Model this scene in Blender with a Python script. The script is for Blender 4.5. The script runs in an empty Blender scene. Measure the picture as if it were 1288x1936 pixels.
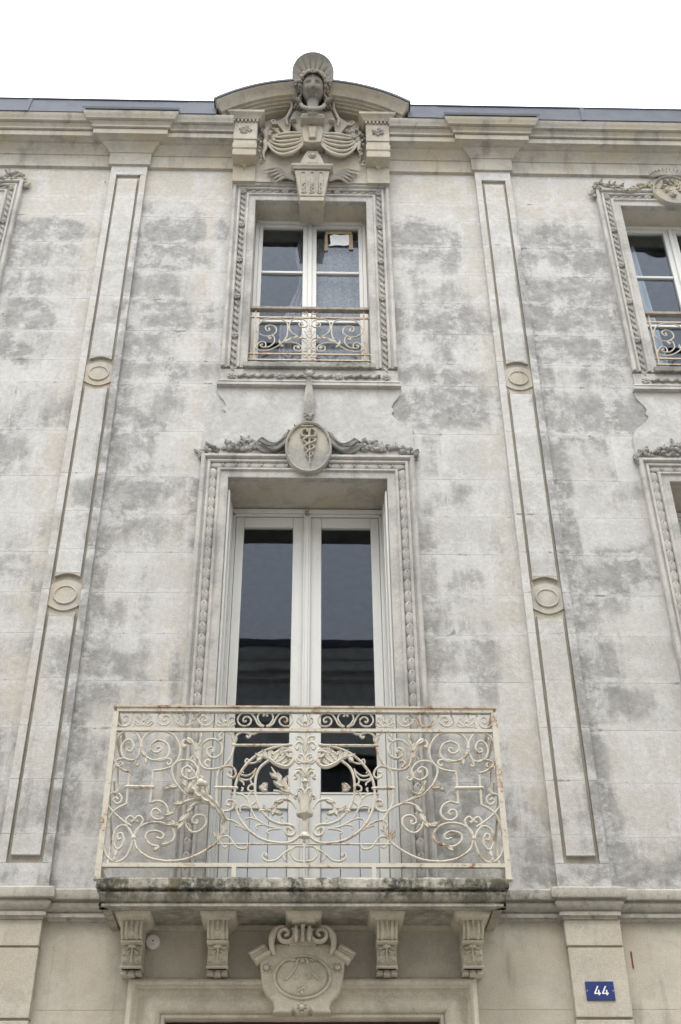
import bpy, bmesh, math, random
import numpy as np
from mathutils import Vector, Matrix, Euler

random.seed(7)
rng = np.random.RandomState(11)
R = math.radians
scene = bpy.context.scene
COL = scene.collection

# ------------------------------------------------------------------ camera
CAM = np.array([0.0, -7.4, 1.6])
PITCH, YAW, ROLL, FPX = 0.64033907, 0.03151232, -0.00987513, 2297.0
def cam_axes():
    p, y, r = PITCH, YAW, ROLL
    f = np.array([math.sin(y)*math.cos(p), math.cos(y)*math.cos(p), math.sin(p)])
    rt = np.array([math.cos(y), -math.sin(y), 0.0]); up = np.cross(rt, f)
    return math.cos(r)*rt + math.sin(r)*up, -math.sin(r)*rt + math.cos(r)*up, f
CR, CU, CF = cam_axes()
cam_d = bpy.data.cameras.new('camera')
cam_d.sensor_fit = 'VERTICAL'; cam_d.sensor_height = 24.0
cam_d.lens = 24.0*FPX/1936.0
cam_d.clip_end = 500
cam = bpy.data.objects.new('camera', cam_d); COL.objects.link(cam)
M = Matrix.Identity(4)
for i in range(3):
    M[i][0], M[i][1], M[i][2], M[i][3] = CR[i], CU[i], -CF[i], CAM[i]
cam.matrix_world = M
scene.camera = cam

# ------------------------------------------------------------------ light
SUN_EL, SUN_AZ = R(62), R(200)          # high, in front of the facade and a little to its left
world = bpy.data.worlds.new('World'); scene.world = world; world.use_nodes = True
nt = world.node_tree; nt.nodes.clear()
wo = nt.nodes.new('ShaderNodeOutputWorld'); bg = nt.nodes.new('ShaderNodeBackground')
sky = nt.nodes.new('ShaderNodeTexSky'); sky.sky_type = 'NISHITA'; sky.sun_disc = False
sky.sun_elevation = SUN_EL; sky.sun_rotation = SUN_AZ
sky.air_density = 1.0; sky.dust_density = 4.0
mixw = nt.nodes.new('ShaderNodeMix'); mixw.data_type = 'RGBA'; mixw.inputs[0].default_value = 0.88
mixw.inputs[7].default_value = (13.6, 13.8, 14.2, 1)     # the even layer of cloud
# an overcast sky is about three times brighter overhead than at the horizon
tcw = nt.nodes.new('ShaderNodeTexCoord'); spw = nt.nodes.new('ShaderNodeSeparateXYZ'); mrw = nt.nodes.new('ShaderNodeMapRange')
nt.links.new(tcw.outputs['Generated'], spw.inputs[0]); nt.links.new(spw.outputs[2], mrw.inputs[0])
mrw.inputs[1].default_value = 0; mrw.inputs[2].default_value = 1; mrw.inputs[3].default_value = .42; mrw.inputs[4].default_value = 1.36
vmw = nt.nodes.new('ShaderNodeVectorMath'); vmw.operation = 'SCALE'; vmw.inputs[0].default_value = (13.6, 13.8, 14.2)
nt.links.new(mrw.outputs[0], vmw.inputs['Scale']); nt.links.new(vmw.outputs[0], mixw.inputs[7])
nt.links.new(sky.outputs[0], mixw.inputs[6]); nt.links.new(mixw.outputs[2], bg.inputs[0])
bg.inputs[1].default_value = 0.15
nt.links.new(bg.outputs[0], wo.inputs[0])
sd = bpy.data.lights.new('sun', 'SUN'); sd.energy = 0.9; sd.angle = R(25); sd.color = (1, .96, .9)
sun = bpy.data.objects.new('sun', sd); COL.objects.link(sun)
sdir = Vector((math.sin(SUN_AZ)*math.cos(SUN_EL), math.cos(SUN_AZ)*math.cos(SUN_EL), math.sin(SUN_EL)))
sun.rotation_euler = sdir.to_track_quat('Z', 'Y').to_euler(); sun.location = (0, -4, 30)
vs = scene.view_settings
vs.view_transform = 'Standard'; vs.look = 'None'; vs.gamma = 1; vs.use_curve_mapping = False
vs.exposure = 0.75
scene.cycles.max_bounces = 8; scene.cycles.transparent_max_bounces = 12

# ------------------------------------------------------------------ measuring: a spot of the photograph on a plane y = const of the street
def at(u, v, y):
    d = CR*(u-644) + CU*(968-v) + CF*FPX
    t = (y-CAM[1])/d[1]
    return (CAM[0]+t*d[0], y, CAM[2]+t*d[2])
def crop(x0, y0, x1, w):
    s = (x1-x0)/w
    return lambda x, y, d: at(x0+x*s, y0+y*s, d)
cA = crop(400, 80, 800, 1288); cG = crop(170, 1310, 590, 1288); cH = crop(560, 1310, 990, 1288)
cP = crop(460, 570, 720, 1288); cQ = crop(440, 1720, 700, 1288); cS = crop(480, 100, 710, 1288)
cE = crop(340, 680, 840, 1288); cN = crop(1080, 300, 1288, 875); cO = crop(1080, 700, 1288, 575)

# ------------------------------------------------------------------ objects
def tag(o, label=None, cat=None, group=None, kind=None):
    if label: o['label'] = label
    if cat: o['category'] = cat
    if group: o['group'] = group
    if kind: o['kind'] = kind
    return o
def empty(name, loc=(0, 0, 0), label=None, cat=None, group=None):
    o = bpy.data.objects.new(name, None); COL.objects.link(o); o.location = loc
    o.empty_display_size = .2
    return tag(o, label, cat, group)

def catmull(pts, n=6):
    P = [np.array(p, float) for p in pts]
    if len(P) < 3: return P
    out = []
    for i in range(len(P)-1):
        p0 = P[i-1] if i > 0 else 2*P[0]-P[1]
        p1, p2 = P[i], P[i+1]
        p3 = P[i+2] if i+2 < len(P) else 2*P[-1]-P[-2]
        for k in range(n):
            t = k/n
            out.append(.5*((2*p1)+(-p0+p2)*t+(2*p0-5*p1+4*p2-p3)*t*t+(-p0+3*p1-3*p2+p3)*t**3))
    out.append(P[-1])
    return out

class MB:
    def __init__(s): s.v = []; s.f = []
    def add(s, vs_, fs):
        b = len(s.v); s.v += [tuple(map(float, p)) for p in vs_]; s.f += [tuple(b+i for i in f) for f in fs]
        return s
    def box(s, x0, x1, y0, y1, z0, z1):
        return s.add([(x0,y0,z0),(x1,y0,z0),(x1,y1,z0),(x0,y1,z0),(x0,y0,z1),(x1,y0,z1),(x1,y1,z1),(x0,y1,z1)],
                     [(0,3,2,1),(4,5,6,7),(0,1,5,4),(1,2,6,5),(2,3,7,6),(3,0,4,7)])
    def prism(s, poly, y0, y1):                      # poly in x,z, from y0 (front) to y1
        n = len(poly)
        v = [(p[0], y0, p[1]) for p in poly]+[(p[0], y1, p[1]) for p in poly]
        f = [tuple(range(n)), tuple(range(2*n-1, n-1, -1))]+[(i, i+n, (i+1) % n+n, (i+1) % n) for i in range(n)]
        return s.add(v, f)
    def sweep(s, path, prof, fn, closed=False, side=1, caps=True):
        P = [np.array(p, float) for p in path]; n = len(P); m = len(prof)
        def nrm(a, b):
            d = b-a; d = d/np.linalg.norm(d); return np.array([-d[1], d[0]])*side
        ms = []
        for i in range(n):
            if closed or 0 < i < n-1:
                n0 = nrm(P[i-1], P[i]); n1 = nrm(P[i], P[(i+1) % n])
                b = n0+n1; b = b/np.linalg.norm(b); ms.append(b/max(.25, float(b@n0)))
            elif i == 0: ms.append(nrm(P[0], P[1]))
            else: ms.append(nrm(P[-2], P[-1]))
        v = []
        for i in range(n):
            for (a, h) in prof:
                q = P[i]+ms[i]*a; v.append(fn(q[0], q[1], h))
        f = []
        for i in range(n if closed else n-1):
            j = (i+1) % n
            for k in range(m-1): f.append((i*m+k, j*m+k, j*m+k+1, i*m+k+1))
        if caps and not closed: f += [tuple(range(m)), tuple(range(n*m-1, (n-1)*m-1, -1))]
        return s.add(v, f)
    def tube(s, pts, r, n=6, flat=1.0, cap=True):
        P = [np.array(p, float) for p in pts]; k = len(P)
        rs = r if hasattr(r, '__len__') else [r]*k
        if len(rs) != k: rs = np.interp(np.linspace(0, 1, k), np.linspace(0, 1, len(rs)), rs)
        v = []; up = np.array([0, 1.0, 0])
        for i in range(k):
            t = P[min(i+1, k-1)]-P[max(i-1, 0)]; L = np.linalg.norm(t)
            t = t/L if L > 1e-9 else np.array([1.0, 0, 0])
            u = up-t*(up@t)
            if np.linalg.norm(u) < .05: u = np.array([1.0, 0, 0])-t*t[0]
            u = u/np.linalg.norm(u); w = np.cross(t, u)
            for a in range(n):
                q = 2*math.pi*(a+.5)/n
                v.append(P[i]+rs[i]*(w*math.cos(q)+u*math.sin(q)*flat))
        f = [(i*n+a, i*n+(a+1) % n, (i+1)*n+(a+1) % n, (i+1)*n+a) for i in range(k-1) for a in range(n)]
        if cap: f += [tuple(range(n-1, -1, -1)), tuple((k-1)*n+a for a in range(n))]
        return s.add(v, f)
    def blob(s, c, r, rot=(0, 0, 0), nu=8, nv=6, jit=0):
        E_ = Euler(rot).to_matrix(); v = []; f = []
        c = Vector(c); r = (r, r, r) if not hasattr(r, '__len__') else r
        for j in range(1, nv):
            ph = math.pi*j/nv
            for i in range(nu):
                th = 2*math.pi*i/nu; q = 1+jit*random.uniform(-1, 1)
                v.append(c+E_@Vector((r[0]*math.sin(ph)*math.cos(th)*q, r[1]*math.sin(ph)*math.sin(th)*q, r[2]*math.cos(ph)*q)))
        t = len(v); v.append(c+E_@Vector((0, 0, r[2]))); v.append(c+E_@Vector((0, 0, -r[2])))
        for j in range(nv-2):
            for i in range(nu):
                a, b = j*nu+i, j*nu+(i+1) % nu; f.append((a, a+nu, b+nu, b))
        for i in range(nu):
            f.append((t, i, (i+1) % nu)); q = (nv-2)*nu; f.append((t+1, q+(i+1) % nu, q+i))
        return s.add(v, f)
    def leaf(s, c, L, W, ang, y=0, curl=.3, thick=.008, tip=0.0):   # a carved leaf lying on the wall: base at c, pointing along ang in the x,z plane
        dx, dz = math.cos(ang), math.sin(ang); nx, nz = -dz, dx
        v = []; N = 6
        for i in range(N+1):
            t = i/N; w = W*math.sin(math.pi*min(1, t*.93+.07))**.8*(1-.25*t)
            h = thick+curl*L*(t*t)*.5*(1-tip*t)
            for q, hh in ((-1, -.004), (-.5, h*.9), (0, h*.6), (.5, h*.9), (1, -.004)):
                wob = 1+.18*math.sin(t*14)*(abs(q) == 1)
                v.append((c[0]+dx*L*t+nx*w*q*wob, c[1]+y-hh, c[2]+dz*L*t+nz*w*q*wob))
        f = [(i*5+k, i*5+k+1, (i+1)*5+k+1, (i+1)*5+k) for i in range(N) for k in range(4)]
        return s.add(v, f)
    def lathe(s, prof, c, n=12, axis='z'):
        v = []
        for (r, h) in prof:
            for i in range(n):
                t = 2*math.pi*i/n
                if axis == 'z': v.append((c[0]+r*math.cos(t), c[1]+r*math.sin(t), c[2]+h))
                else: v.append((c[0]+r*math.cos(t), c[1]-h, c[2]+r*math.sin(t)))
        m = len(prof)
        f = [(j*n+i, j*n+(i+1) % n, (j+1)*n+(i+1) % n, (j+1)*n+i) for j in range(m-1) for i in range(n)]
        f += [tuple(range(n-1, -1, -1)), tuple((m-1)*n+i for i in range(n))]
        return s.add(v, f)
    def build(s, name, mat, parent=None, smooth=35, bevel=0, loc=None):
        me = bpy.data.meshes.new(name); me.from_pydata(s.v, [], s.f); me.update()
        bm = bmesh.new(); bm.from_mesh(me); bmesh.ops.recalc_face_normals(bm, faces=bm.faces); bm.to_mesh(me); bm.free()
        me.materials.append(mat)
        if smooth:
            me.shade_smooth(); me.set_sharp_from_angle(angle=R(smooth))
        o = bpy.data.objects.new(name, me); COL.objects.link(o)
        if parent: o.parent = parent
        if loc: o.location = loc
        if bevel:
            b = o.modifiers.new('bevel', 'BEVEL'); b.width = bevel; b.segments = 2; b.limit_method = 'ANGLE'; b.angle_limit = R(40)
        return o
def again(o, loc, parent, rot=None):                 # one more of the same, sharing its mesh
    c = o.copy(); COL.objects.link(c); c.parent = parent; c.location = loc
    if rot: c.rotation_euler = rot
    return c
XZ = lambda a, b, h: (a, h, b)
XY = lambda a, b, h: (a, b, h)

# ------------------------------------------------------------------ materials
class NT:
    def __init__(s, name):
        s.m = bpy.data.materials.new(name); s.m.use_nodes = True
        s.t = s.m.node_tree; s.t.nodes.clear()
        s.out = s.n('ShaderNodeOutputMaterial'); s.b = s.n('ShaderNodeBsdfPrincipled')
        s.l(s.b.outputs[0], s.out.inputs[0])
    def n(s, t, **k):
        q = s.t.nodes.new(t)
        for a, b in k.items(): setattr(q, a, b)
        return q
    def l(s, a, b): s.t.links.new(a, b)
    def val(s, sock, v):
        if hasattr(v, 'is_output'): s.l(v, sock)
        else: sock.default_value = v
    def pos(s, scale=(1, 1, 1)):
        if not hasattr(s, '_g'): s._g = s.n('ShaderNodeNewGeometry')
        if scale == (1, 1, 1): return s._g.outputs['Position']
        m = s.n('ShaderNodeVectorMath', operation='MULTIPLY'); s.l(s._g.outputs['Position'], m.inputs[0]); m.inputs[1].default_value = scale
        return m.outputs[0]
    def noise(s, scale, detail=4, rough=.55, vec=None, dist=0):
        q = s.n('ShaderNodeTexNoise'); q.inputs['Scale'].default_value = scale; q.inputs['Detail'].default_value = detail
        q.inputs['Roughness'].default_value = rough; q.inputs['Distortion'].default_value = dist
        s.l(vec if vec else s.pos(), q.inputs['Vector']); return q.outputs[0]
    def ramp(s, x, lo, hi, a=0.0, b=1.0):
        q = s.n('ShaderNodeMapRange'); q.interpolation_type = 'SMOOTHSTEP'
        s.val(q.inputs[0], x); q.inputs[1].default_value = lo; q.inputs[2].default_value = hi; q.inputs[3].default_value = a; q.inputs[4].default_value = b
        return q.outputs[0]
    def math(s, op, a, b=0.0, c=None):
        q = s.n('ShaderNodeMath', operation=op); s.val(q.inputs[0], a); s.val(q.inputs[1], b)
        if c is not None: s.val(q.inputs[2], c)
        return q.outputs[0]
    def mix(s, f, a, b, mode='MIX'):
        q = s.n('ShaderNodeMix', data_type='RGBA', blend_type=mode); s.val(q.inputs[0], f)
        for sock, v in ((q.inputs[6], a), (q.inputs[7], b)):
            if hasattr(v, 'is_output'): s.l(v, sock)
            else: sock.default_value = (*v, 1)
        return q.outputs[2]
    def attr(s, name):
        q = s.n('ShaderNodeAttribute'); q.attribute_name = name; return q.outputs['Fac']
    def bump(s, h, strength=.4, dist=.01):
        q = s.n('ShaderNodeBump'); q.inputs['Strength'].default_value = strength; q.inputs['Distance'].default_value = dist
        s.l(h, q.inputs['Height']); s.l(q.outputs[0], s.b.inputs['Normal'])
    def done(s, col, rough=.85, spec=.3, metal=0.0):
        s.val(s.b.inputs['Base Color'], col if hasattr(col, 'is_output') else (*col, 1))
        s.val(s.b.inputs['Roughness'], rough); s.b.inputs['Specular IOR Level'].default_value = spec; s.b.inputs['Metallic'].default_value = metal
        return s.m

def mat_wall():
    t = NT('weathered_ashlar')
    big = t.noise(1.3, 5, .6); mid = t.noise(3.1, 9, .70, dist=.15); drip = t.noise(9, 5, .65, t.pos((1, 1, .13))); fine = t.noise(26, 5, .7); grit = t.noise(140, 3, .7)
    tint = t.attr('tint'); stain = t.attr('stain'); joint = t.attr('joint'); warm = t.attr('warm')
    base = t.mix(t.ramp(tint, 0, 1), (.385, .379, .360), (.452, .447, .432))
    base = t.mix(t.math('MULTIPLY', warm, t.ramp(big, .2, .65)), base, (.43, .405, .355))
    wisp = t.noise(9, 10, .78, t.pos((.8, 1, 1.1)), .15)
    sv = t.math('ADD', t.math('ADD', t.math('MULTIPLY', t.math('MULTIPLY', stain, t.math('SUBTRACT', 1.06, t.math('MULTIPLY', joint, .20))), .60), t.math('MULTIPLY', mid, .85)), t.math('ADD', t.math('MULTIPLY', drip, .62), t.math('MULTIPLY', wisp, .5)))
    sm = t.ramp(sv, 1.075, 1.32)
    grey = t.mix(t.ramp(wisp, .35, .68), (.198, .195, .186), (.328, .323, .311))
    col = t.mix(t.math('MULTIPLY', sm, .92), base, grey)
    jb = t.math('MULTIPLY', t.ramp(t.math('ADD', joint, t.math('MULTIPLY', t.math('SUBTRACT', wisp, .5), 3.0)), .45, .95), t.ramp(wisp, .35, .62))
    col = t.mix(t.math('MULTIPLY', jb, .6), col, (.52, .517, .505))
    bloom = t.ramp(t.noise(3.4, 10, .78, t.pos((1, 1, .85)), .2), .48, .60)
    col = t.mix(t.math('MULTIPLY', bloom, .62), col, (.50, .497, .485))
    dash = t.math('MULTIPLY', t.ramp(joint, .86, .95), t.ramp(t.noise(6.5, 4, .6), .60, .66))
    col = t.mix(t.math('MULTIPLY', dash, .65), col, (.13, .12, .10))
    pits = t.ramp(t.noise(55, 2, .5), .70, .78)
    col = t.mix(t.math('MULTIPLY', pits, .55), col, (.16, .155, .145))
    speck = t.math('MULTIPLY', t.ramp(grit, .35, .68, .90, 1.06), t.ramp(fine, .3, .7, .90, 1.06))
    sp = t.n('ShaderNodeVectorMath', operation='SCALE'); t.l(col, sp.inputs[0]); t.l(speck, sp.inputs['Scale'])
    h = t.math('ADD', t.math('MULTIPLY', fine, .8), t.math('MULTIPLY', grit, .35))
    h = t.math('SUBTRACT', h, t.math('MULTIPLY', pits, .5))
    t.bump(h, .45, .012)
    return t.done(sp.outputs[0], .92, .2)

def mat_trim(name, light, dark, lo=.40, hi=.68, streak=.35, moss=0.0, moss_col=(.055, .058, .045), bump=.35, warm=None, moss_z=None):
    t = NT(name)
    mid = t.noise(3.3, 6, .65, dist=.3); fine = t.noise(30, 5, .7); grit = t.noise(150, 3, .7)
    col = t.mix(t.ramp(t.math('ADD', t.math('MULTIPLY', mid, .7), t.math('MULTIPLY', fine, .3)), lo, hi), light, dark)
    if warm: col = t.mix(t.ramp(t.noise(1.9, 4, .6), .45, .65, 0, .7), col, warm)
    if streak:
        st = t.ramp(t.noise(7, 4, .6, t.pos((1, 1, .16))), .52, .72)
        col = t.mix(t.math('MULTIPLY', st, streak), col, tuple(c*.5 for c in dark))
    if moss:
        mm = t.ramp(t.math('ADD', t.math('MULTIPLY', t.noise(4.6, 8, .78, t.pos((1.0, 1, .42))), .7), t.math('MULTIPLY', fine, .3)), .65-moss*.22, .78-moss*.22)
        if moss_z:
            sx = t.n('ShaderNodeSeparateXYZ'); t.l(t.pos(), sx.inputs[0]); mm = t.math('MULTIPLY', mm, t.ramp(sx.outputs[2], moss_z[0], moss_z[1], .25, 1.0))
        col = t.mix(t.math('MULTIPLY', mm, .92), col, t.mix(t.ramp(t.noise(5, 3), .45, .6), moss_col, (.09, .085, .05)))
    sp = t.n('ShaderNodeVectorMath', operation='SCALE'); t.l(col, sp.inputs[0]); t.l(t.ramp(grit, .35, .68, .86, 1.08), sp.inputs['Scale'])
    t.bump(t.math('ADD', t.math('MULTIPLY', fine, .7), t.math('MULTIPLY', grit, .4)), bump, .008)
    return t.done(sp.outputs[0], .92, .2)

def mat_paint(name, c, dirt, rough=.45, amt=.5):
    t = NT(name)
    m = t.ramp(t.math('ADD', t.math('MULTIPLY', t.noise(5, 5, .65, t.pos((1, 1, .4))), .6), t.math('MULTIPLY', t.noise(45, 4, .7), .4)), .48, .74)
    t.bump(t.noise(60, 3, .6), .12, .003)
    return t.done(t.mix(t.math('MULTIPLY', m, amt), c, dirt), rough, .4)

def mat_iron(name, c, rust, lo, hi):
    t = NT(name)
    n = t.math('ADD', t.math('MULTIPLY', t.noise(6, 5, .7), .55), t.math('MULTIPLY', t.noise(38, 4, .7), .45))
    col = t.mix(t.ramp(n, lo-.13, hi, 0, .6), c, tuple(a*.72 for a in c))
    col = t.mix(t.ramp(n, lo, hi), col, t.mix(t.ramp(t.noise(70), .4, .6), rust, tuple(a*.45 for a in rust)))
    t.bump(t.noise(120, 3, .7), .3, .002)
    return t.done(col, .6, .35)

def mat_plain(name, c, rough=.6, spec=.3, metal=0.0, var=.25, scale=8):
    t = NT(name)
    col = t.mix(t.ramp(t.noise(scale, 5, .65), .35, .7), c, tuple(a*(1-var) for a in c))
    return t.done(col, rough, spec, metal)

def mat_glass():
    t = NT('window_glass'); t.t.nodes.remove(t.b)
    tr = t.n('ShaderNodeBsdfTransparent'); tr.inputs[0].default_value = (.8, .84, .85, 1)
    gl = t.n('ShaderNodeBsdfGlossy'); gl.inputs['Roughness'].default_value = .012; gl.inputs[0].default_value = (.60, .65, .75, 1)
    b = t.n('ShaderNodeBump'); b.inputs['Strength'].default_value = .025; b.inputs['Distance'].default_value = .02
    t.l(t.noise(2.6, 2, .5), b.inputs['Height']); t.l(b.outputs[0], gl.inputs['Normal'])
    fr = t.n('ShaderNodeFresnel'); t.pos()
    t.l(t.math('ADD', 1.46, t.math('MULTIPLY', t._g.outputs['Backfacing'], 1/1.46-1.46)), fr.inputs[0])   # same reflection from both sides of the sheet
    mx = t.n('ShaderNodeMixShader'); t.l(fr.outputs[0], mx.inputs[0]); t.l(tr.outputs[0], mx.inputs[1]); t.l(gl.outputs[0], mx.inputs[2])
    t.l(mx.outputs[0], t.out.inputs[0]); return t.m

def mat_lace():
    t = NT('lace'); 
    v = t.n('ShaderNodeTexVoronoi'); v.inputs['Scale'].default_value = 22; t.l(t.pos((1, .2, .8)), v.inputs['Vector'])
    w = t.ramp(t.noise(24, 3, .5, t.pos((1, .3, 1)), 2.2), .45, .55)
    col = t.mix(w, (.30, .265, .265), (.43, .385, .385))
    t.done(col, .9, .1); return t.m

WALL = mat_wall()
PIL = WALL
TRIM = mat_trim('carved_limestone', (.425, .403, .35), (.285, .275, .25), .38, .70, .5, warm=(.41, .355, .265))
GROOVE = mat_trim('dusty_tan_stone', (.36, .33, .275), (.26, .24, .20), .38, .70, .3)
TRIMG = mat_trim('grey_weathered_limestone', (.44, .427, .393), (.27, .265, .25), .38, .68, .45)
CARV = mat_trim('grey_carving', (.325, .308, .268), (.185, .177, .16), .38, .66, .25, warm=(.33, .285, .215))
GARL = mat_trim('sooty_carving', (.34, .333, .305), (.17, .17, .158), .36, .62, .3)
GARL2 = mat_trim('ribbon_carving', (.40, .385, .34), (.235, .23, .21), .36, .66, .3)
MORTAR = mat_trim('lime_mortar', (.50, .465, .40), (.36, .33, .275), .42, .7, .3, warm=(.45, .39, .30))
SILL = mat_trim('mossy_sill', (.34, .335, .30), (.17, .17, .15), .36, .62, .5, moss=.75, moss_col=(.05, .056, .035))
SLAB = mat_trim('mossy_balcony_stone', (.42, .40, .34), (.23, .22, .185), .36, .66, .5, moss=1.0, moss_col=(.028, .031, .024), bump=.4, moss_z=(3.955, 4.06))
STRING = mat_trim('streaked_string_course', (.42, .40, .345), (.27, .26, .23), .38, .68, .55, moss=.50)
LOWER = mat_trim('smooth_beige_stone', (.475, .44, .37), (.36, .337, .288), .40, .66, .5, bump=.25, warm=(.41, .365, .29))
LOWERC = mat_trim('beige_carving', (.54, .495, .405), (.36, .33, .27), .38, .68, .25, bump=.25)
ZINC = mat_plain('zinc_sheet', (.095, .105, .128), .65, .2, .0, .25, 3)
PAINT = mat_paint('white_window_paint', (.56, .56, .535), (.38, .37, .34))
PAINTG = mat_paint('grey_white_door_paint', (.47, .49, .51), (.36, .37, .37))
IRON = mat_iron('cream_painted_iron', (.50, .468, .395), (.36, .19, .08), .53, .64)
IRONR = mat_iron('rusty_painted_iron', (.46, .38, .28), (.30, .15, .07), .50, .64)
WOODR = mat_plain('weathered_handrail_wood', (.29, .255, .22), .8, .2, 0, .4, 20)
GLASS = mat_glass()
DARK = mat_plain('dim_room_plaster', (.34, .32, .29), .9, .1)
OPANE = mat_plain('dark_far_glass', (.03, .032, .036), .15, .5)
LACE = mat_lace()
NET = mat_plain('white_net_cloth', (.62, .62, .66), .9, .1, 0, .1)
BEIGE = mat_plain('beige_print_cloth', (.42, .35, .29), .9, .1, 0, .35, 14)
PAPER = mat_plain('white_paper', (.78, .80, .82), .8, .2, 0, .15, 18)
TAPE = mat_plain('brown_tape', (.34, .26, .17), .5, .4, 0, .3, 30)
BLUE = mat_plain('blue_enamel', (.018, .035, .16), .3, .5, 0, .2, 20)
WHITEE = mat_plain('white_enamel', (.75, .76, .76), .35, .5, 0, .05)
PLASTIC = mat_plain('white_plastic', (.66, .65, .63), .4, .4, 0, .1)
DOORR = mat_plain('dark_red_door_paint', (.13, .022, .022), .5, .4)
ASPH = mat_plain('pale_street_paving', (.28, .268, .243), .9, .2, 0, .3, 3)
PAVE = mat_plain('pavement_stone', (.50, .47, .42), .9, .2, 0, .25, 3)
SLATE = mat_plain('roof_slate', (.09, .10, .12), .6, .3)
METAL = mat_plain('dull_metal', (.35, .35, .34), .4, .4, .5)

# ------------------------------------------------------------------ the street
g = MB().add([(-150, -150, -.12), (150, -150, -.12), (150, 150, -.12), (-150, 150, -.12)], [(0, 1, 2, 3)]).build('road', ASPH, smooth=0)
tag(g, kind='structure')
tag(MB().box(-60, 60, -1.5, 0, -.3, 0).build('pavement', PAVE, bevel=.02), kind='structure')
tag(MB().box(-60, 60, -9, -7.9, -.3, .0).build('far_pavement', PAVE, bevel=.02), kind='structure')

# ------------------------------------------------------------------ the house
CX = -.015                                  # axis of the facade
house = empty('stone_house', (0, 0, 0), 'weathered pale limestone townhouse facade with carved pediment, pilasters, tall windows and balcony', 'house')
BAY = 3.43
UP = (-.52, .52, 8.62, 10.725)              # upper window opening, relative to its axis
LO = (-.62, .615, 4.18, 7.425)
openings = [(CX+k*BAY+o[0], CX+k*BAY+o[1], o[2], o[3]) for k in (-1, 0, 1) for o in (UP, LO)]
DOOR = (CX-.80, CX+.80, 0, 3.452)

def lat(seed):
    r_ = np.random.RandomState(seed).rand(256, 256)
    def f(x, z):
        xi = np.floor(x).astype(int); zi = np.floor(z).astype(int); fx = x-xi; fz = z-zi
        fx = fx*fx*(3-2*fx); fz = fz*fz*(3-2*fz)
        g_ = lambda a, b: r_[a % 256, b % 256]
        return (g_(xi, zi)*(1-fx)+g_(xi+1, zi)*fx)*(1-fz)+(g_(xi, zi+1)*(1-fx)+g_(xi+1, zi+1)*fx)*fz
    return f
L1, L2 = lat(3), lat(5)
def fbm(x, z, f): return .5*f(x, z)+.28*f(x*2.1+7, z*2.1)+.15*f(x*4.3, z*4.3+3)+.07*f(x*9, z*9)
# soot and lichen patches seen on the stone: spot, half sizes (photo pixels at that spot), strength
STAINS = [(330,410,70,13,.9),(345,432,75,22,.8),(300,470,60,20,.5),(300,560,65,45,.55),(310,650,80,60,.5),(250,850,45,45,.75),(240,930,55,60,.7),(330,950,50,60,.3),
 (200,1270,70,90,.45),(190,1400,50,60,.35),(90,430,75,20,.9),(50,470,70,34,.65),(60,590,70,45,.7),(20,655,45,16,1.1),(120,620,40,40,.5),(60,540,80,30,.5),(30,850,40,40,.35),
 (810,470,65,38,.9),(800,545,65,45,.8),(830,620,60,60,.7),(860,770,80,45,.9),(820,690,65,30,.6),(850,860,60,40,.35),(880,1085,45,30,.6),(850,1145,40,40,.4),(880,1210,60,40,.75),(900,1280,55,45,.75),(860,930,50,40,.5),
 (1040,470,55,42,.9),(1120,500,65,62,.65),(1060,600,50,72,.8),(1160,560,45,62,.7),(1165,650,60,50,.55),(1140,780,85,42,.85),(1110,1150,34,46,.9),(1170,1125,42,34,.75),(1140,1290,40,75,1.0),(1200,1330,60,34,.55),(1130,1430,36,55,.6),
 (1250,560,40,40,.2),(1200,900,60,30,.3),(1200,1080,70,25,.5),(930,1450,40,80,.4),(700,760,60,40,.3),(560,760,40,40,.25),(270,1500,40,150,.5),(1000,1600,60,70,.35),(440,770,50,25,.3),(850,778,95,36,1.1),(905,640,30,50,.5)]
_st = []
for (u, v, a, b, s_) in STAINS:
    c = at(u, v, 0); ex = at(u+a, v, 0); ez = at(u, v-b, 0)
    _st.append((c[0], c[2], abs(ex[0]-c[0]), abs(ez[2]-c[2]), s_))
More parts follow.
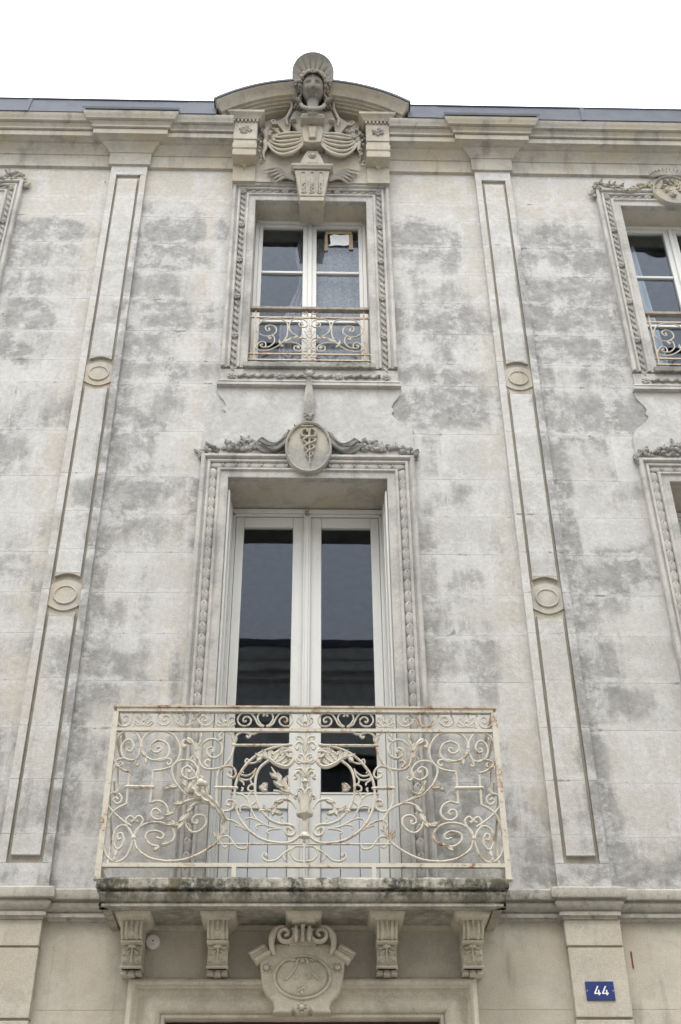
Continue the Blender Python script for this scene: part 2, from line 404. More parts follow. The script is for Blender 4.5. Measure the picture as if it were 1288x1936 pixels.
def stain_field(x, z):
    s_ = np.zeros_like(x)
    wx = x+.5*(fbm(x*2.3, z*2.3, L1)-.5); wz = z+.4*(fbm(x*2.3+31, z*2.3, L2)-.5)
    for (cx_, cz_, a, b, k) in _st:
        d = np.sqrt(((wx-cx_)/a)**2+((wz-cz_)/b)**2)
        s_ = np.maximum(s_, k*np.clip(1.35-.8*d, 0, 1))
    run = np.clip(1-np.abs(x-(CX-1.55))/.13, 0, 1)*np.clip((10.4-z)/1.5, 0, 1)*np.clip((z-4.2)/1.0, .5, 1)*1.3   # dark run-off right of each pilaster
    run = np.maximum(run, np.clip(1-np.abs(x-(CX+1.93))/.15, 0, 1)*np.clip((10.6-z)/1.5, 0, 1)*1.4)
    edge = np.maximum(np.clip(1-np.abs(x-(CX-1.555))/.05, 0, 1), np.clip(1-np.abs(x-(CX+1.91))/.055, 0, 1))*np.clip((10.6-z)/1.2, 0, 1)
    run = np.maximum(run, edge*2.0*(.55+.8*fbm(x*.5, z*1.3, L2)))
    for (rx_, rw_, ra_, rb_, rk_) in ((CX+.79, .07, 8.35, 10.0, 1.3), (CX+.90, .10, 4.3, 7.3, 1.15), (CX-.90, .05, 4.3, 6.2, .7), (CX-.80, .04, 7.7, 8.35, .9), (CX+.80, .05, 7.75, 8.4, .9), (CX+BAY-.8, .06, 8.4, 9.8, .8)):   # run-off below and beside the mouldings
        run = np.maximum(run, rk_*np.clip(1-np.abs(x+.04*(fbm(x, z*2, L1)-.5)-rx_)/rw_, 0, 1)*np.clip((z-ra_)/.2, 0, 1)*np.clip((rb_-z)/.5, 0, 1)*(.5+1.0*fbm(x*1.3, z*1.8, L2)))
    low = np.clip((4.75-z)/.45, 0, 1)*.7*(fbm(x*1.5, z*1.5, L2)*1.2)
    amb = np.clip((10.7-z)/.8, 0, 1)*(.55*np.clip(fbm(x*.9+5, z*1.1, L1)*2.2-.75, 0, 1))
    return np.clip(np.maximum(np.maximum(s_*(1-.8*edge_warm(x)), run), low)+amb*.9, 0, 1.9)

class Stones:                                # dressed blocks of one wall, with small open joints, one mesh
    def __init__(s): s.v = []; s.f = []; s.a = {'tint': [], 'stain': [], 'joint': [], 'warm': []}; s.n = 0
    def block(s, x0, x1, z0, z1, y, yb, tint, ref=None, cell=.035, gap=.0009, sb=1.0, warm=0.0):
        ref = ref or (x0, x1, z0, z1)
        x0 += gap; x1 -= gap; z0 += gap; z1 -= gap
        if x1-x0 < .004 or z1-z0 < .004: return
        nx = max(2, int(round((x1-x0)/cell))+1); nz = max(2, int(round((z1-z0)/cell))+1)
        X, Z = np.meshgrid(np.linspace(x0, x1, nx), np.linspace(z0, z1, nz)); X = X.ravel(); Z = Z.ravel()
        e = np.minimum(np.minimum(X-ref[0], ref[1]-X), np.minimum(Z-ref[2], ref[3]-Z))
        yy = y+.0015*(fbm(X*3, Z*3, L1)-.5)+(tint-.5)*.0012
        st = stain_field(X, Z)*sb*(.40+.85*((tint*7.3) % 1)); jt = np.clip(1-e/.10, 0, 1)
        b = s.n
        s.v.append(np.stack([X, yy, Z], 1)); idx = np.arange(nx*nz).reshape(nz, nx)+b
        s.f += np.stack([idx[:-1, :-1], idx[:-1, 1:], idx[1:, 1:], idx[1:, :-1]], -1).reshape(-1, 4).tolist()
        bnd = list(range(nx))+[nx*k+nx-1 for k in range(1, nz)]+[nx*(nz-1)+k for k in range(nx-2, -1, -1)]+[nx*k for k in range(nz-2, 0, -1)]
        m = len(bnd); back = np.array([[X[i], yb, Z[i]] for i in bnd])
        s.v.append(back); q = b+nx*nz
        s.f += [[b+bnd[k], q+k, q+(k+1) % m, b+bnd[(k+1) % m]] for k in range(m)]
        w = np.full(nx*nz, warm) if np.isscalar(warm) else warm(X, Z)
        for nme, arr in (('tint', np.full(nx*nz, tint)), ('stain', st), ('joint', jt), ('warm', w)):
            s.a[nme].append(arr); s.a[nme].append(arr[bnd])
        s.n += nx*nz+m
    def build(s, name, mat, parent):
        V = np.concatenate(s.v); me = bpy.data.meshes.new(name)
        me.from_pydata(V.tolist(), [], s.f); me.update()
        for k, a in s.a.items():
            q = me.attributes.new(k, 'FLOAT', 'POINT'); q.data.foreach_set('value', np.concatenate(a).astype(np.float32))
        bm = bmesh.new(); bm.from_mesh(me); bmesh.ops.recalc_face_normals(bm, faces=bm.faces); bm.to_mesh(me); bm.free()
        me.materials.append(mat); me.shade_smooth(); me.set_sharp_from_angle(angle=R(35))
        o = bpy.data.objects.new(name, me); COL.objects.link(o); o.parent = parent
        return o
def minus(rects, hole):
    out = []
    for (a, b, c, d) in rects:
        h0, h1, k0, k1 = hole
        if h1 <= a or h0 >= b or k1 <= c or k0 >= d: out.append((a, b, c, d)); continue
        if h0 > a: out.append((a, h0, c, d))
        if h1 < b: out.append((h1, b, c, d))
        m0, m1 = max(a, h0), min(b, h1)
        if k0 > c: out.append((m0, m1, c, k0))
        if k1 < d: out.append((m0, m1, k1, d))
    return out
COURSES = [4.03, 4.21, 4.55, 4.92, 5.30, 5.66, 6.035, 6.376, 6.73, 7.08, 7.44, 7.90, 8.42, 8.67, 9.02, 9.40, 9.76, 10.13, 10.495, 10.75, 11.2, 11.66]
def edge_warm(X):                            # clean cream stone sheltered beside the pilasters and window surrounds
    r_ = np.zeros_like(X)
    for c, w_ in ((CX-1.97, .14), (CX+1.49, .14), (CX-.93, .10)): r_ = np.maximum(r_, np.clip(1.2-np.abs(X-c)/w_, 0, 1))
    return r_
warmf = lambda X, Z: edge_warm(X)*.8+np.clip((Z-10.2)/.6, 0, 1)*.9+np.clip((7.0-Z)/2.0, 0, 1)*.75*fbm(X*1.2, Z*.9, L2)+.12
st = Stones(); WX = 5.6
pils = [CX-1.73, CX+1.735]
for i in range(len(COURSES)-1):
    z0, z1 = COURSES[i], COURSES[i+1]
    x = -WX-random.uniform(0, .6)
    while x < WX:
        w = random.choice((.42, .58, .72, .86, 1.02))*random.uniform(.9, 1.1); x1 = min(x+w, WX); a = max(x, -WX)
        for p in pils:                       # a joint tends to fall at the pilasters' edges
            for e in (p-.17, p+.17):
                if a+.2 < e < x1-.02 and x1-e < .3: x1 = e
        if WX-x1 < .25: x1 = WX
        parts = [(a, x1, z0, z1)]
        for o in openings: parts = minus(parts, o)
        tint = random.random()
        for q in parts: st.block(q[0], q[1], q[2], q[3], 0, .04, tint, (a, x1, z0, z1), warm=warmf)
        x = x1
wall = st.build('wall', WALL, house)
# masonry behind the facing: jambs, lintels and the body of the wall
mb = MB()
rects = [(-WX, WX, 0, 11.66)]
for o in openings: rects = minus(rects, o)
rects = minus(rects, DOOR)
for q in rects: mb.box(q[0], q[1], .0016, .48, q[2], q[3])
mb.build('wall_core', MORTAR, house, smooth=0)
mb = MB()                                   # smooth ground floor wall
for q in minus([(-WX, -1.5, 0, 3.50), (-WX, -1.5, 3.503, 4.03), (1.85, WX, 0, 3.50), (1.85, WX, 3.503, 4.03), (-1.4975, 1.8475, 3.503, 4.03), (-1.4975, 1.8475, 0, 3.50)], DOOR):
    mb.box(q[0], q[1], 0, .004, q[2], q[3])
mb.build('ground_floor_wall', LOWER, house, smooth=0)
# rest of the house body
mb = MB(); mb.box(-WX, -WX+.4, .48, 9, 0, 11.6); mb.box(WX-.4, WX, .48, 9, 0, 11.6); mb.box(-WX, WX, 9, 9.4, 0, 11.6)
mb.build('side_wall', TRIM, house, smooth=0)
mb = MB()
for z in (4.0, 8.1, 11.45): mb.box(-WX+.4, WX-.4, .48, 9, z, z+.15)
for x in (-BAY/2, BAY/2): mb.box(CX+x-.08, CX+x+.08, .48, 9, 0, 11.45)
mb.box(-WX+.4, WX-.4, 4.5, 4.6, 0, 11.45)
mb.build('room', DARK, house, smooth=0)
mb = MB(); mb.add([(-WX, .32, 11.9), (WX, .32, 11.9), (WX, 4.6, 13.6), (-WX, 4.6, 13.6), (WX, 9.5, 11.6), (-WX, 9.5, 11.6), (-WX, .32, 11.6), (WX, .32, 11.6)],
                  [(0, 1, 2, 3), (3, 2, 4, 5), (0, 3, 5, 6), (1, 7, 4, 2), (6, 7, 1, 0)])
mb.build('roof', SLATE, house, smooth=0)

# pilasters of the two upper storeys
def arc(cx, cz, rx, rz, a0, a1, n): return [(cx+rx*math.cos(R(a0+(a1-a0)*i/n)), cz+rz*math.sin(R(a0+(a1-a0)*i/n))) for i in range(n+1)]
OV = (6.335, 8.495)
def pilaster(px):
    s = Stones(); yb = .0; zc = [4.20, 4.362]+[c for c in COURSES if 4.4 < c < 11.0]+[11.045, 11.185]
    for i in range(len(zc)-1):
        z0, z1 = zc[i], zc[i+1]; t = random.random()
        if i in (0, len(zc)-2): s.block(px-.17, px+.17, z0, z1, -.042, 0, t, sb=.7, warm=.3); continue
        RX = (px-9, px+9, z0, z1)
        s.block(px-.17, px-.113, z0, z1, -.042, 0, t, RX, sb=.55, gap=.0012, warm=warmf)
        s.block(px+.113, px+.17, z0, z1, -.042, 0, t, RX, sb=1.3, gap=.0012, warm=warmf)
    o = s.build('pilaster', PIL, house)
    s2 = Stones()
    for i in range(len(zc)-1):
        s2.block(px-.113, px+.113, zc[i], zc[i+1], -.016, 0, random.random(), sb=.6, gap=.0004, warm=.5)
    s2.build('recess', GROOVE, o)
    segs = [(4.415, OV[0]-.155, 0, 1), (OV[0]+.155, OV[1]-.155, 1, 1), (OV[1]+.155, 10.985, 1, 0)]
    for (a, b, c0, c1) in segs:
        s3 = Stones(); cuts = [a]+[c for c in COURSES if a+.1 < c < b-.1]+[b]
        for i in range(len(cuts)-1):
            s3.block(px-.091, px+.091, cuts[i]+(.03 if i == 0 and c0 else 0), cuts[i+1]-(.03 if i == len(cuts)-2 and c1 else 0), -.040, 0, random.random(), (px-9, px+9, cuts[i], cuts[i+1]), sb=.7, gap=.0006, warm=warmf)
        p = s3.build('panel', PIL, o)
        for on, z, sg in ((c0, a, 1), (c1, b, -1)):
            m = MB()
            if on:
                poly = [(px-.091, z+.029*sg), (px-.091, z-.004*sg)]+[(px-.091+.182*k/10, z+sg*(-.004+.028*math.sin(math.pi*k/10))) for k in range(1, 10)]+[(px+.091, z-.004*sg), (px+.091, z+.029*sg)]
                m.prism(poly, -.0395, -.016)
            if m.v: m.build('panel_end', TRIM, o)
    for z in OV:
        m = MB(); m.tube([(q[0], -.030, q[1]) for q in arc(px, z, .079, .074, 0, 360, 32)], .0075, 8, cap=False)
        m.prism(arc(px, z, .074, .068, 0, 348, 28), -.030, -.010); m.prism([(px-.112, z-.085)]+[(px-.112+.224*k/12, z-.085-.045*math.sin(math.pi*k/12)) for k in range(1, 12)]+[(px+.112, z-.085), (px+.112, z+.085)]+[(px+.112-.224*k/12, z+.085+.045*math.sin(math.pi*k/12)) for k in range(1, 12)]+[(px-.112, z+.085)], -.026, -.010)
        m.build('oval_boss', TRIM, o, smooth=50)
    return o
for px in pils: pilaster(px)

# string course, breaking forward over the pilasters
prof = [(0, 4.215), (.06, 4.195), (.088, 4.178), (.092, 4.126), (.089, 4.120), (.058, 4.118), (.058, 4.106), (.070, 4.102), (.068, 4.088), (.050, 4.062), (.034, 4.055), (.034, 4.047), (.046, 4.045), (.046, 4.024), (.028, 4.021), (.028, 4.007), (0, 4.005)]
pth = [(-WX, 0)]
for p in pils: pth += [(p-.14, 0), (p-.14, -.045), (p+.14, -.045), (p+.14, 0)]
pth.append((WX, 0))
MB().sweep(pth[:5]+[(-1.17, 0)], prof, XY, side=-1).build('string_course', STRING, house)
MB().sweep([(1.15, 0)]+pth[5:], prof, XY, side=-1).build('string_course', STRING, house)

# cornice
prof = [(0, 11.165), (.012, 11.172), (.03, 11.175), (.032, 11.335), (.042, 11.338), (.046, 11.352), (.066, 11.372), (.09, 11.392), (.108, 11.402), (.11, 11.425),
        (.165, 11.440), (.170, 11.432), (.188, 11.434), (.19, 11.494), (.176, 11.497), (.176, 11.507), (.210, 11.508), (.214, 11.526), (.203, 11.529), (.206, 11.538), (.216, 11.552), (.232, 11.562), (.224, 11.566), (.226, 11.574), (.258, 11.576), (.262, 11.592), (.272, 11.606), (.286, 11.63), (.288, 11.652), (.2, 11.665), (0, 11.67)]
pth = [(-WX, 0)]
for p in pils: pth += [(p-.165, 0), (p-.165, -.035), (p+.165, -.035), (p+.165, 0)]
pth.append((WX, 0))
MB().sweep(pth[:5]+[(CX-.75, 0)], prof, XY, side=-1).build('cornice', TRIM, house)
MB().sweep([(CX+.75, 0)]+pth[5:], prof, XY, side=-1).build('cornice', TRIM, house)
# zinc gutter face and flashings
mb = MB()
def zsheet(x0, x1, yo=0.0, z0=11.655):
    mb.add([(x0, -.296-yo, z0), (x1, -.296-yo, z0), (x1, -.262-yo, 11.89), (x0, -.262-yo, 11.89), (x0, -.1, z0), (x1, -.1, z0), (x1, -.1, 11.895), (x0, -.1, 11.895)],
           [(0, 1, 2, 3), (3, 2, 6, 7), (0, 4, 5, 1), (0, 3, 7, 4), (1, 5, 6, 2)])
xs = [-WX, -4.4, -2.75, -1.22, CX-.93]
for i in range(4): zsheet(xs[i], xs[i+1]+.01, .003*(i % 2))
xs = [CX+.93, 1.2, 2.62, 4.1, WX]
for i in range(4): zsheet(xs[i], xs[i+1]+.01, .003*((i+1) % 2))
for x in (-2.75, 2.62, -4.4, 4.1): mb.add([(x-.02, -.304, 11.65), (x+.02, -.304, 11.65), (x+.03, -.270, 11.897), (x-.01, -.270, 11.897)], [(0, 1, 2, 3)])
for x0, x1 in ((-WX, CX-.93), (CX+.93, WX)): mb.tube([(x0, -.266, 11.893), (x1, -.266, 11.893)], .010, 6)
for p in pils:
    a, b = p-.465, p+.465
    mb.add([(a, -.334, 11.655), (b, -.334, 11.655), (b, -.338, 11.685), (a, -.338, 11.685), (b-.02, -.28, 11.735), (a+.02, -.28, 11.735)], [(0, 1, 2, 3), (3, 2, 4, 5)])
mb.build('zinc_flashing', ZINC, house, smooth=0)

# ------------------------------------------------------------------ window parts
ros = None
def rosette_mesh():
    m = MB()
    for k in range(6):
        a = k*math.pi/3+.3; m.blob((.021*math.cos(a), -.012, .021*math.sin(a)), (.016, .011, .012), (0, -a, 0), 8, 5)
    m.blob((0, -.018, 0), (.012, .012, .012)); m.lathe([(.036, 0), (.036, .008), (.030, .012)], (0, .0, 0), 14, 'y')
    return m
def place_rosette(x, y, z, parent, s=1.0):
    global ros
    if ros is None:
        ros = rosette_mesh().build('rosette', GARL2, parent, smooth=60, loc=(x, y, z)); o = ros
    else: o = again(ros, (x, y, z), parent)
    o.scale = (s, s, s); return o
def run(mb, a, b, kind, y):                  # carved string between two points of a frame
    a = np.array(a); b = np.array(b); L = np.linalg.norm(b-a); d = (b-a)/L; ang = math.atan2(d[1], d[0])
    if kind == 'ribbon':
        n = max(2, int(round(L/.072)))
        for i in range(n):
            c = a+d*L*(i+.5)/n
            mb.blob((c[0], y-.004, c[1]), (.043, .014, .013), (0, -ang-.55, 0), 8, 5)
        mb.tube([(a[0], y+.004, a[1]), (b[0], y+.004, b[1])], .011, 6)
    else:
        n = max(2, int(round(L/.092)))
        for i in range(n):                   # overlapping scales, each dropping over the next
            c = a+d*L*(i+.5)/n; tilt = .16
            vert = abs(d[1]) > .5
            mb.blob((c[0], y-.004, c[1]), (.035, .012, .060) if vert else (.060, .012, .030), (tilt if vert else 0, 0, 0), 10, 6)
            e = c+d*.047
            mb.blob((e[0], y-.016, e[1]), (.007, .008, .013))
def surround(wx, o, kind, sill):
    x0, x1, z0, z1 = o[0]+wx, o[1]+wx, o[2], o[3]
    W = .213
    pr = [(W, .004), (W, -.052), (W-.008, -.06), (W-.026, -.060), (W-.034, -.05), (W-.036, -.036), (W-.05, -.034), (W-.052, -.044), (W-.066, -.048), (W-.074, -.040), (W-.076, -.018), (.084, -.018), (.082, -.040),
          (.076, -.046), (.064, -.046), (.058, -.038), (.056, -.030), (.004, -.030), (-.003, -.026), (-.003, .03)]
    fr = empty('window_surround'); fr.parent = house
    pth = [(x0, z0-.04 if sill else 4.21), (x0, z1), (x1, z1), (x1, z0-.04 if sill else 4.21)]
    MB().sweep(pth, pr, XZ, side=1).build('moulding', TRIMG, fr)
    c = .117; xa, xb, zt = x0-c, x1+c, z1+c
    def piece(a, b, kind, y, mat):
        m = MB(); run(m, a, b, kind, y); m.build('ribbon' if kind == 'ribbon' else 'scale_chain', mat, fr, smooth=60)
    if sill:
        zb = z0-.14
        zs = np.linspace(zt, zb, 6)
        for xx in (xa, xb):
            for i, z in enumerate(zs):
                place_rosette(xx, -.02, z, fr)
                if i: piece((xx, zs[i-1]-.045), (xx, z+.045), 'ribbon', -.018, GARL2)
        for i, f_ in ((1, .31), (2, .69)):
            place_rosette(xa+(xb-xa)*f_, -.02, zt, fr); place_rosette(xa+(xb-xa)*f_, -.03, zb, fr)
        ed = [0, .31, .69, 1]
        for k in range(3):
            a, b = xa+(xb-xa)*ed[k]+.045, xa+(xb-xa)*ed[k+1]-.045
            piece((a, zt), (b, zt), 'ribbon', -.018, GARL2)
        s_ = MB()                            # sill: thin ledge, carved band, base mouldings
        s_.box(x0-.03, x1+.03, -.062, .22, z0-.055, z0+.0)
        s_.build('sill', SILL, fr, bevel=.008)
        b = MB(); b.sweep([(x0-W, -.0), (x0-W, -.028), (x1+W, -.028), (x1+W, 0)], [(0, z0-.056), (0, z0-.178), (.01, z0-.183), (.014, z0-.2), (.004, z0-.206), (.004, z0-.214), (.022, z0-.22), (.022, z0-.245), (.006, z0-.25), (-.02, z0-.25)], XY, side=-1)
        b.build('apron_moulding', TRIMG, fr)
        for k in range(3):
            a, b = xa+(xb-xa)*ed[k]+.045, xa+(xb-xa)*ed[k+1]-.045
            piece((a, zb), (b, zb), 'ribbon', -.036, SILL)
    else:
        for xx in (xa, xb): piece((xx, zt-.05), (xx, 4.24), 'scale', -.020, TRIMG)
        piece((xa-.02, zt), (wx-.16, zt), 'scale', -.018, TRIMG); piece((xb+.02, zt), (wx+.16, zt), 'scale', -.018, TRIMG)
    return fr
def upper_window(wx):
    x0, x1, z0, z1 = UP[0]+wx, UP[1]+wx, UP[2], UP[3]
    w = empty('window'); w.parent = house
    y = .215
    m = MB(); m.box(x0+.002, x0+.035, y, y+.09, z0, z1-.02); m.box(x1-.035, x1-.002, y, y+.09, z0, z1-.02); m.box(x0+.002, x1-.002, y, y+.09, z1-.04, z1-.001); m.box(x0+.002, x1-.002, y-.02, y+.09, z0+.001, z0+.06)
    m.build('window_frame', PAINT, w, bevel=.004)
    mid = wx-.004
    for (a, b, h) in ((x0+.036, mid-.014, 0), (mid+.014, x1-.036, 1)):
        ys = y+.012
        m = MB(); sl = .036 if h == 0 else .046; sr = .052 if h == 0 else .036
        m.box(a, a+sl, ys, ys+.05, z0+.062, z1-.042); m.box(b-sr, b, ys, ys+.05, z0+.062, z1-.042)
        m.box(a+sl, b-sr, ys, ys+.05, z1-.082, z1-.042); m.box(a+sl, b-sr, ys, ys+.05, z0+.062, z0+.14)
        for zc in (10.035, 9.40): m.box(a+sl, b-sr, ys+.008, ys+.046, zc-.014, zc+.014)
        s_ = m.build('sash', PAINT, w, bevel=.004)
        MB().box(a+sl-.005, b-sr+.005, ys+.028, ys+.032, z0+.13, z1-.075).build('pane', GLASS, s_, smooth=0)
    MB().box(mid-.020, mid+.020, y-.004, y+.011, z0+.064, z1-.044).build('cover_strip', PAINT, w, bevel=.006)
    return w
def french_window(wx):
    x0, x1, z0, z1 = LO[0]+wx, LO[1]+wx, LO[2], LO[3]
    w = empty('french_window'); w.parent = house
    y = .375
    m = MB(); m.box(x0+.002, x0+.05, y, y+.10, z0, z1-.05); m.box(x1-.05, x1-.002, y, y+.10, z0, z1-.05); m.box(x0+.002, x1-.002, y-.012, y+.10, z1-.05, z1-.012); m.box(x0+.01, x1-.01, y-.0, y+.10, z1-.075, z1-.051)
    m.build('window_frame', PAINT, w, bevel=.005)
    mid = wx-.004
    for h, (a, b) in enumerate(((x0+.052, mid-.012), (mid+.012, x1-.052))):
        ys = y+.014; sl, sr = (.066, .10) if h == 0 else (.10, .066); zt = z1-.08
        m = MB()
        m.box(a, a+sl, ys, ys+.045, z0+.05, zt); m.box(b-sr, b, ys, ys+.045, z0+.05, zt)
        m.box(a+sl, b-sr, ys, ys+.045, zt-.095, zt); m.box(a+sl, b-sr, ys, ys+.045, 4.90, 5.005); m.box(a+sl, b-sr, ys, ys+.045, z0+.05, z0+.16)
        s_ = m.build('leaf_frame', PAINT, w, bevel=.006)
        m = MB(); q = np.linspace(a+sl, b-sr, 4)
        for k in range(3): m.box(q[k]+.0015, q[k+1]-.0015, ys+.014, ys+.03, z0+.16, 4.90)
        m.build('door_panel', PAINTG, s_, bevel=.003)
        MB().box(a+sl-.005, b-sr+.005, ys+.026, ys+.030, 5.0, zt-.09).build('pane', GLASS, s_, smooth=0)
        m = MB(); n = 14                      # a thin bead around the glass
        m.box(a+sl, b-sr, ys-.004, ys+.02, 5.005, 5.018)
        m.build('glazing_bead', PAINT, s_)
    m = MB(); m.box(mid-.028, mid+.028, y-.012, y+.013, z0+.05, z1-.078); m.box(mid-.012, mid+.012, y-.020, y-.012, z0+.05, z1-.08)
    m.build('cover_strip', PAINT, w, bevel=.008)
    m = MB(); m.box(mid-.016, mid+.012, y-.035, y-.013, z1-.075, z1-.02); m.build('bolt_keeper', TAPE, w, bevel=.004)
    for sx, xx in ((1, x0), (-1, x1)):       # shutters folded back in the reveal
        m = MB()
        for k in range(2):
            y0 = .03+k*.165
            m.box(min(xx+sx*.004, xx+sx*(.020+.008*k)), max(xx+sx*.004, xx+sx*(.020+.008*k)), y0, y0+.16, z0+.05, z1-.08)
        m.build('folded_shutter', PAINT, w, bevel=.004)
    m = MB(); m.box(x0, x1, -.03, .5, z0-.06, z0+.045); m.build('threshold', SILL, w, bevel=.006)
    return w
for k in (-1, 0, 1):
    wx = CX+k*BAY
    surround(wx, UP, 'ribbon', True); surround(wx, LO, 'scale', False)
    upper_window(wx); french_window(wx)

# ------------------------------------------------------------------ raised panel, tassel, medallion and garlands between the storeys
def apron_panel(wx):
    half = [(.745, 8.372), (.742, 8.30), (.715, 8.255), (.692, 8.225), (.672, 8.175), (.69, 8.135), (.668, 8.10), (.70, 8.045), (.735, 8.01), (.785, 7.975), (.812, 7.93), (.835, 7.87), (.838, 7.655)]
    poly = [(wx-a, b) for a, b in half]+[(wx+a, b) for a, b in reversed(half)]
    s = MB(); s.prism(poly, -.014, .01)
    return s.build('shaped_panel', WALL, house, bevel=.004, smooth=20)
APRON = mat_trim('pale_blotched_stone', (.5, .48, .44), (.3, .3, .28))
for k in (-1, 0, 1): apron_panel(CX+k*BAY)

def garland(wx, sg, z=7.70, dark=GARL, full=True):   # swag from a corner to the medallion: heaped flowers, then a hanging festoon
    m = MB()
    def heap(c, rx, rz, n):
        for i in range(n):
            a = random.uniform(0, 6.28); q = random.random()**.5
            p = (wx+sg*(c[0]+rx*q*math.cos(a)), -.012-random.uniform(0, .022), c[1]+rz*q*math.sin(a))
            r_ = random.uniform(.014, .028); m.blob(p, (r_, r_*.9, r_), (a, a*2, 0), 7, 5, .2)
            if i % 2 == 0: m.leaf(p, random.uniform(.04, .065), .02, random.uniform(0, 6.28), -.005, .2)
    heap((.825, z-.045), .03, .05, 9); heap((.765, z+.0), .05, .035, 10)
    heap((.62, z+.03), .075, .035, 16); heap((.47, z+.055), .075, .055, 26); heap((.55, z+.02), .05, .03, 8)
    P = [(.40, z+.055), (.34, z+.01), (.28, z+.005), (.22, z+.06), (.19, z+.12)]
    c = catmull([(wx+sg*a, -.03, b) for a, b in P], 6); m.tube(c, [.035, .045, .048, .04, .025], 8, .7)
    for i, p in enumerate(c):
        for q in (-1, 1): m.leaf((p[0], p[1]-.02, p[2]+q*.012), .05, .014, math.atan2(.6*q, -sg*1)+0, -.01, .3)
    return m.build('garland', dark, house, smooth=50)
for k in (-1, 0, 1):
    for sg in (-1, 1): garland(CX+k*BAY, sg)
def medallion(wx, z, rx, rz, y=-.07):
    m = MB()
    n = 48
    ring = lambda f_, yy: [(wx+rx*f_*math.cos(2*math.pi*i/n), yy, z+rz*f_*math.sin(2*math.pi*i/n)) for i in range(n)]
    R_ = [ring(1, 0), ring(1, y+.012), ring(.985, y-.004), ring(.95, y-.012), ring(.9, y-.004), ring(.885, y+.012), ring(.6, y+.004), ring(.3, y), ring(.01, y-.002)]
    v = [p for r_ in R_ for p in r_]
    m.add(v, [(j*n+i, j*n+(i+1) % n, (j+1)*n+(i+1) % n, (j+1)*n+i) for j in range(len(R_)-1) for i in range(n)])
    return m.build('medallion', CARV2, house, smooth=40)
CARV2 = mat_trim('grey_medallion_stone', (.345, .335, .30), (.20, .197, .183), .38, .66, .35, warm=(.42, .37, .27))
md = medallion(CX, 7.70, .185, .262)
m = MB()                                     # winged staff with twined snakes, in relief
y = -.085
m.tube([(CX+.012, y, 7.515), (CX+.005, y, 7.835)], [.006, .010, .012], 6)
for ph in (0, math.pi):
    m.tube([(CX+.008+(.022+.030*t)*math.sin(ph+t*3*math.pi), y-.006*math.cos(ph+t*3*math.pi), 7.575+.21*t) for t in np.linspace(0, 1, 30)], [.006, .011, .012], 6)
    s_ = 1 if ph else -1
    m.tube(catmull([(CX, y, 7.79), (CX+s_*.05, y, 7.795), (CX+s_*.055, y, 7.845), (CX+s_*.02, y, 7.865), (CX+s_*.005, y, 7.835)], 6), [.011, .014, .012], 6)
m.tube([(CX-.06, y, 7.89), (CX+.035, y, 7.895)], .011, 6)
m.build('staff_relief', CARV, md, smooth=60)
m = MB()
for q in range(14):
    a = R(200-q*17); m.leaf((CX+.185*math.cos(a), -.01, 7.70+.262*math.sin(a)), .045, .012, a+.6, -.01, .4)
m.build('leaf_wreath', CARV, md, smooth=50)
for k in (1, -1):                            # the other axes carry oval medallions of their own
    q = medallion(CX+k*BAY, 7.70, .185, .262)
    q = medallion(CX+k*BAY, 10.91, .19, .215)
    m = MB(); wx = CX+k*BAY
    for i in range(22): 
        a = random.uniform(0, 6.28); r_ = random.random()**.5; m.leaf((wx+.08*r_*math.cos(a), -.078, 10.93+.10*r_*math.sin(a)), .06, .018, a+1.2, 0, .6)
    m.build('leaf_relief', CARV2, q, smooth=50)
    for s_ in (-1, 1):
        m = MB()
        for i in range(34):
            t = i/33; x = .74*(1-t)+.16*t; z = 10.955+.035*math.sin(t*9)+(.02 if t < .15 else 0)+random.uniform(-.03, .03)
            m.blob((wx+s_*x, -.045-random.uniform(0, .02), z), random.uniform(.012, .024), (0, 0, 0), 6, 5, .2)
            m.leaf((wx+s_*x, -.045, z), .07, .02, (0 if s_ < 0 else math.pi)+random.uniform(-1.2, 1.2), -.01, .5)
        for i in range(10): m.blob((wx+s_*(.765+random.uniform(-.03, .03)), -.035, 10.87+random.uniform(-.04, .05)), random.uniform(.012, .022), (0, 0, 0), 6, 5, .2)
        m.build('leaf_garland', CARV2, q, smooth=50)
    m = MB()
    for s_ in (-1, 1):
        for i in range(7): m.leaf((wx+s_*.02*i, -.05, 11.125), .09, .024, R(90-s_*(10+i*16)), -.02, .4)
    m.blob((wx, -.06, 11.13), (.04, .03, .035))
    m.build('leaf_crest', CARV2, q, smooth=50)
m = MB()                                     # cloth tassel hanging from the sill
for i in range(9):
    d = (i-4)/4
    m.tube(catmull([(CX+d*.012, -.045, 8.46), (CX+d*.022, -.058+.01*abs(d), 8.34), (CX+d*.034, -.052, 8.2), (CX+d*.036+.004*math.sin(i*3), -.045, 8.06-.03*abs(d))], 5), [.006, .0075, .008, .007], 6)
for i in range(8): m.blob((CX+random.uniform(-.035, .035), -.045, 8.04+random.uniform(-.04, .03)), random.uniform(.012, .02), (0, 0, 0), 6, 5, .2)
for s_ in (-1, 1): m.leaf((CX, -.075, 8.47), .05, .018, R(90-s_*85), -.01, .3); m.leaf((CX, -.075, 8.48), .04, .016, R(90-s_*40), -.01, .3)
m.blob((CX, -.085, 8.465), (.03, .02, .03))
m.build('tassel', GARL2, house, smooth=60)

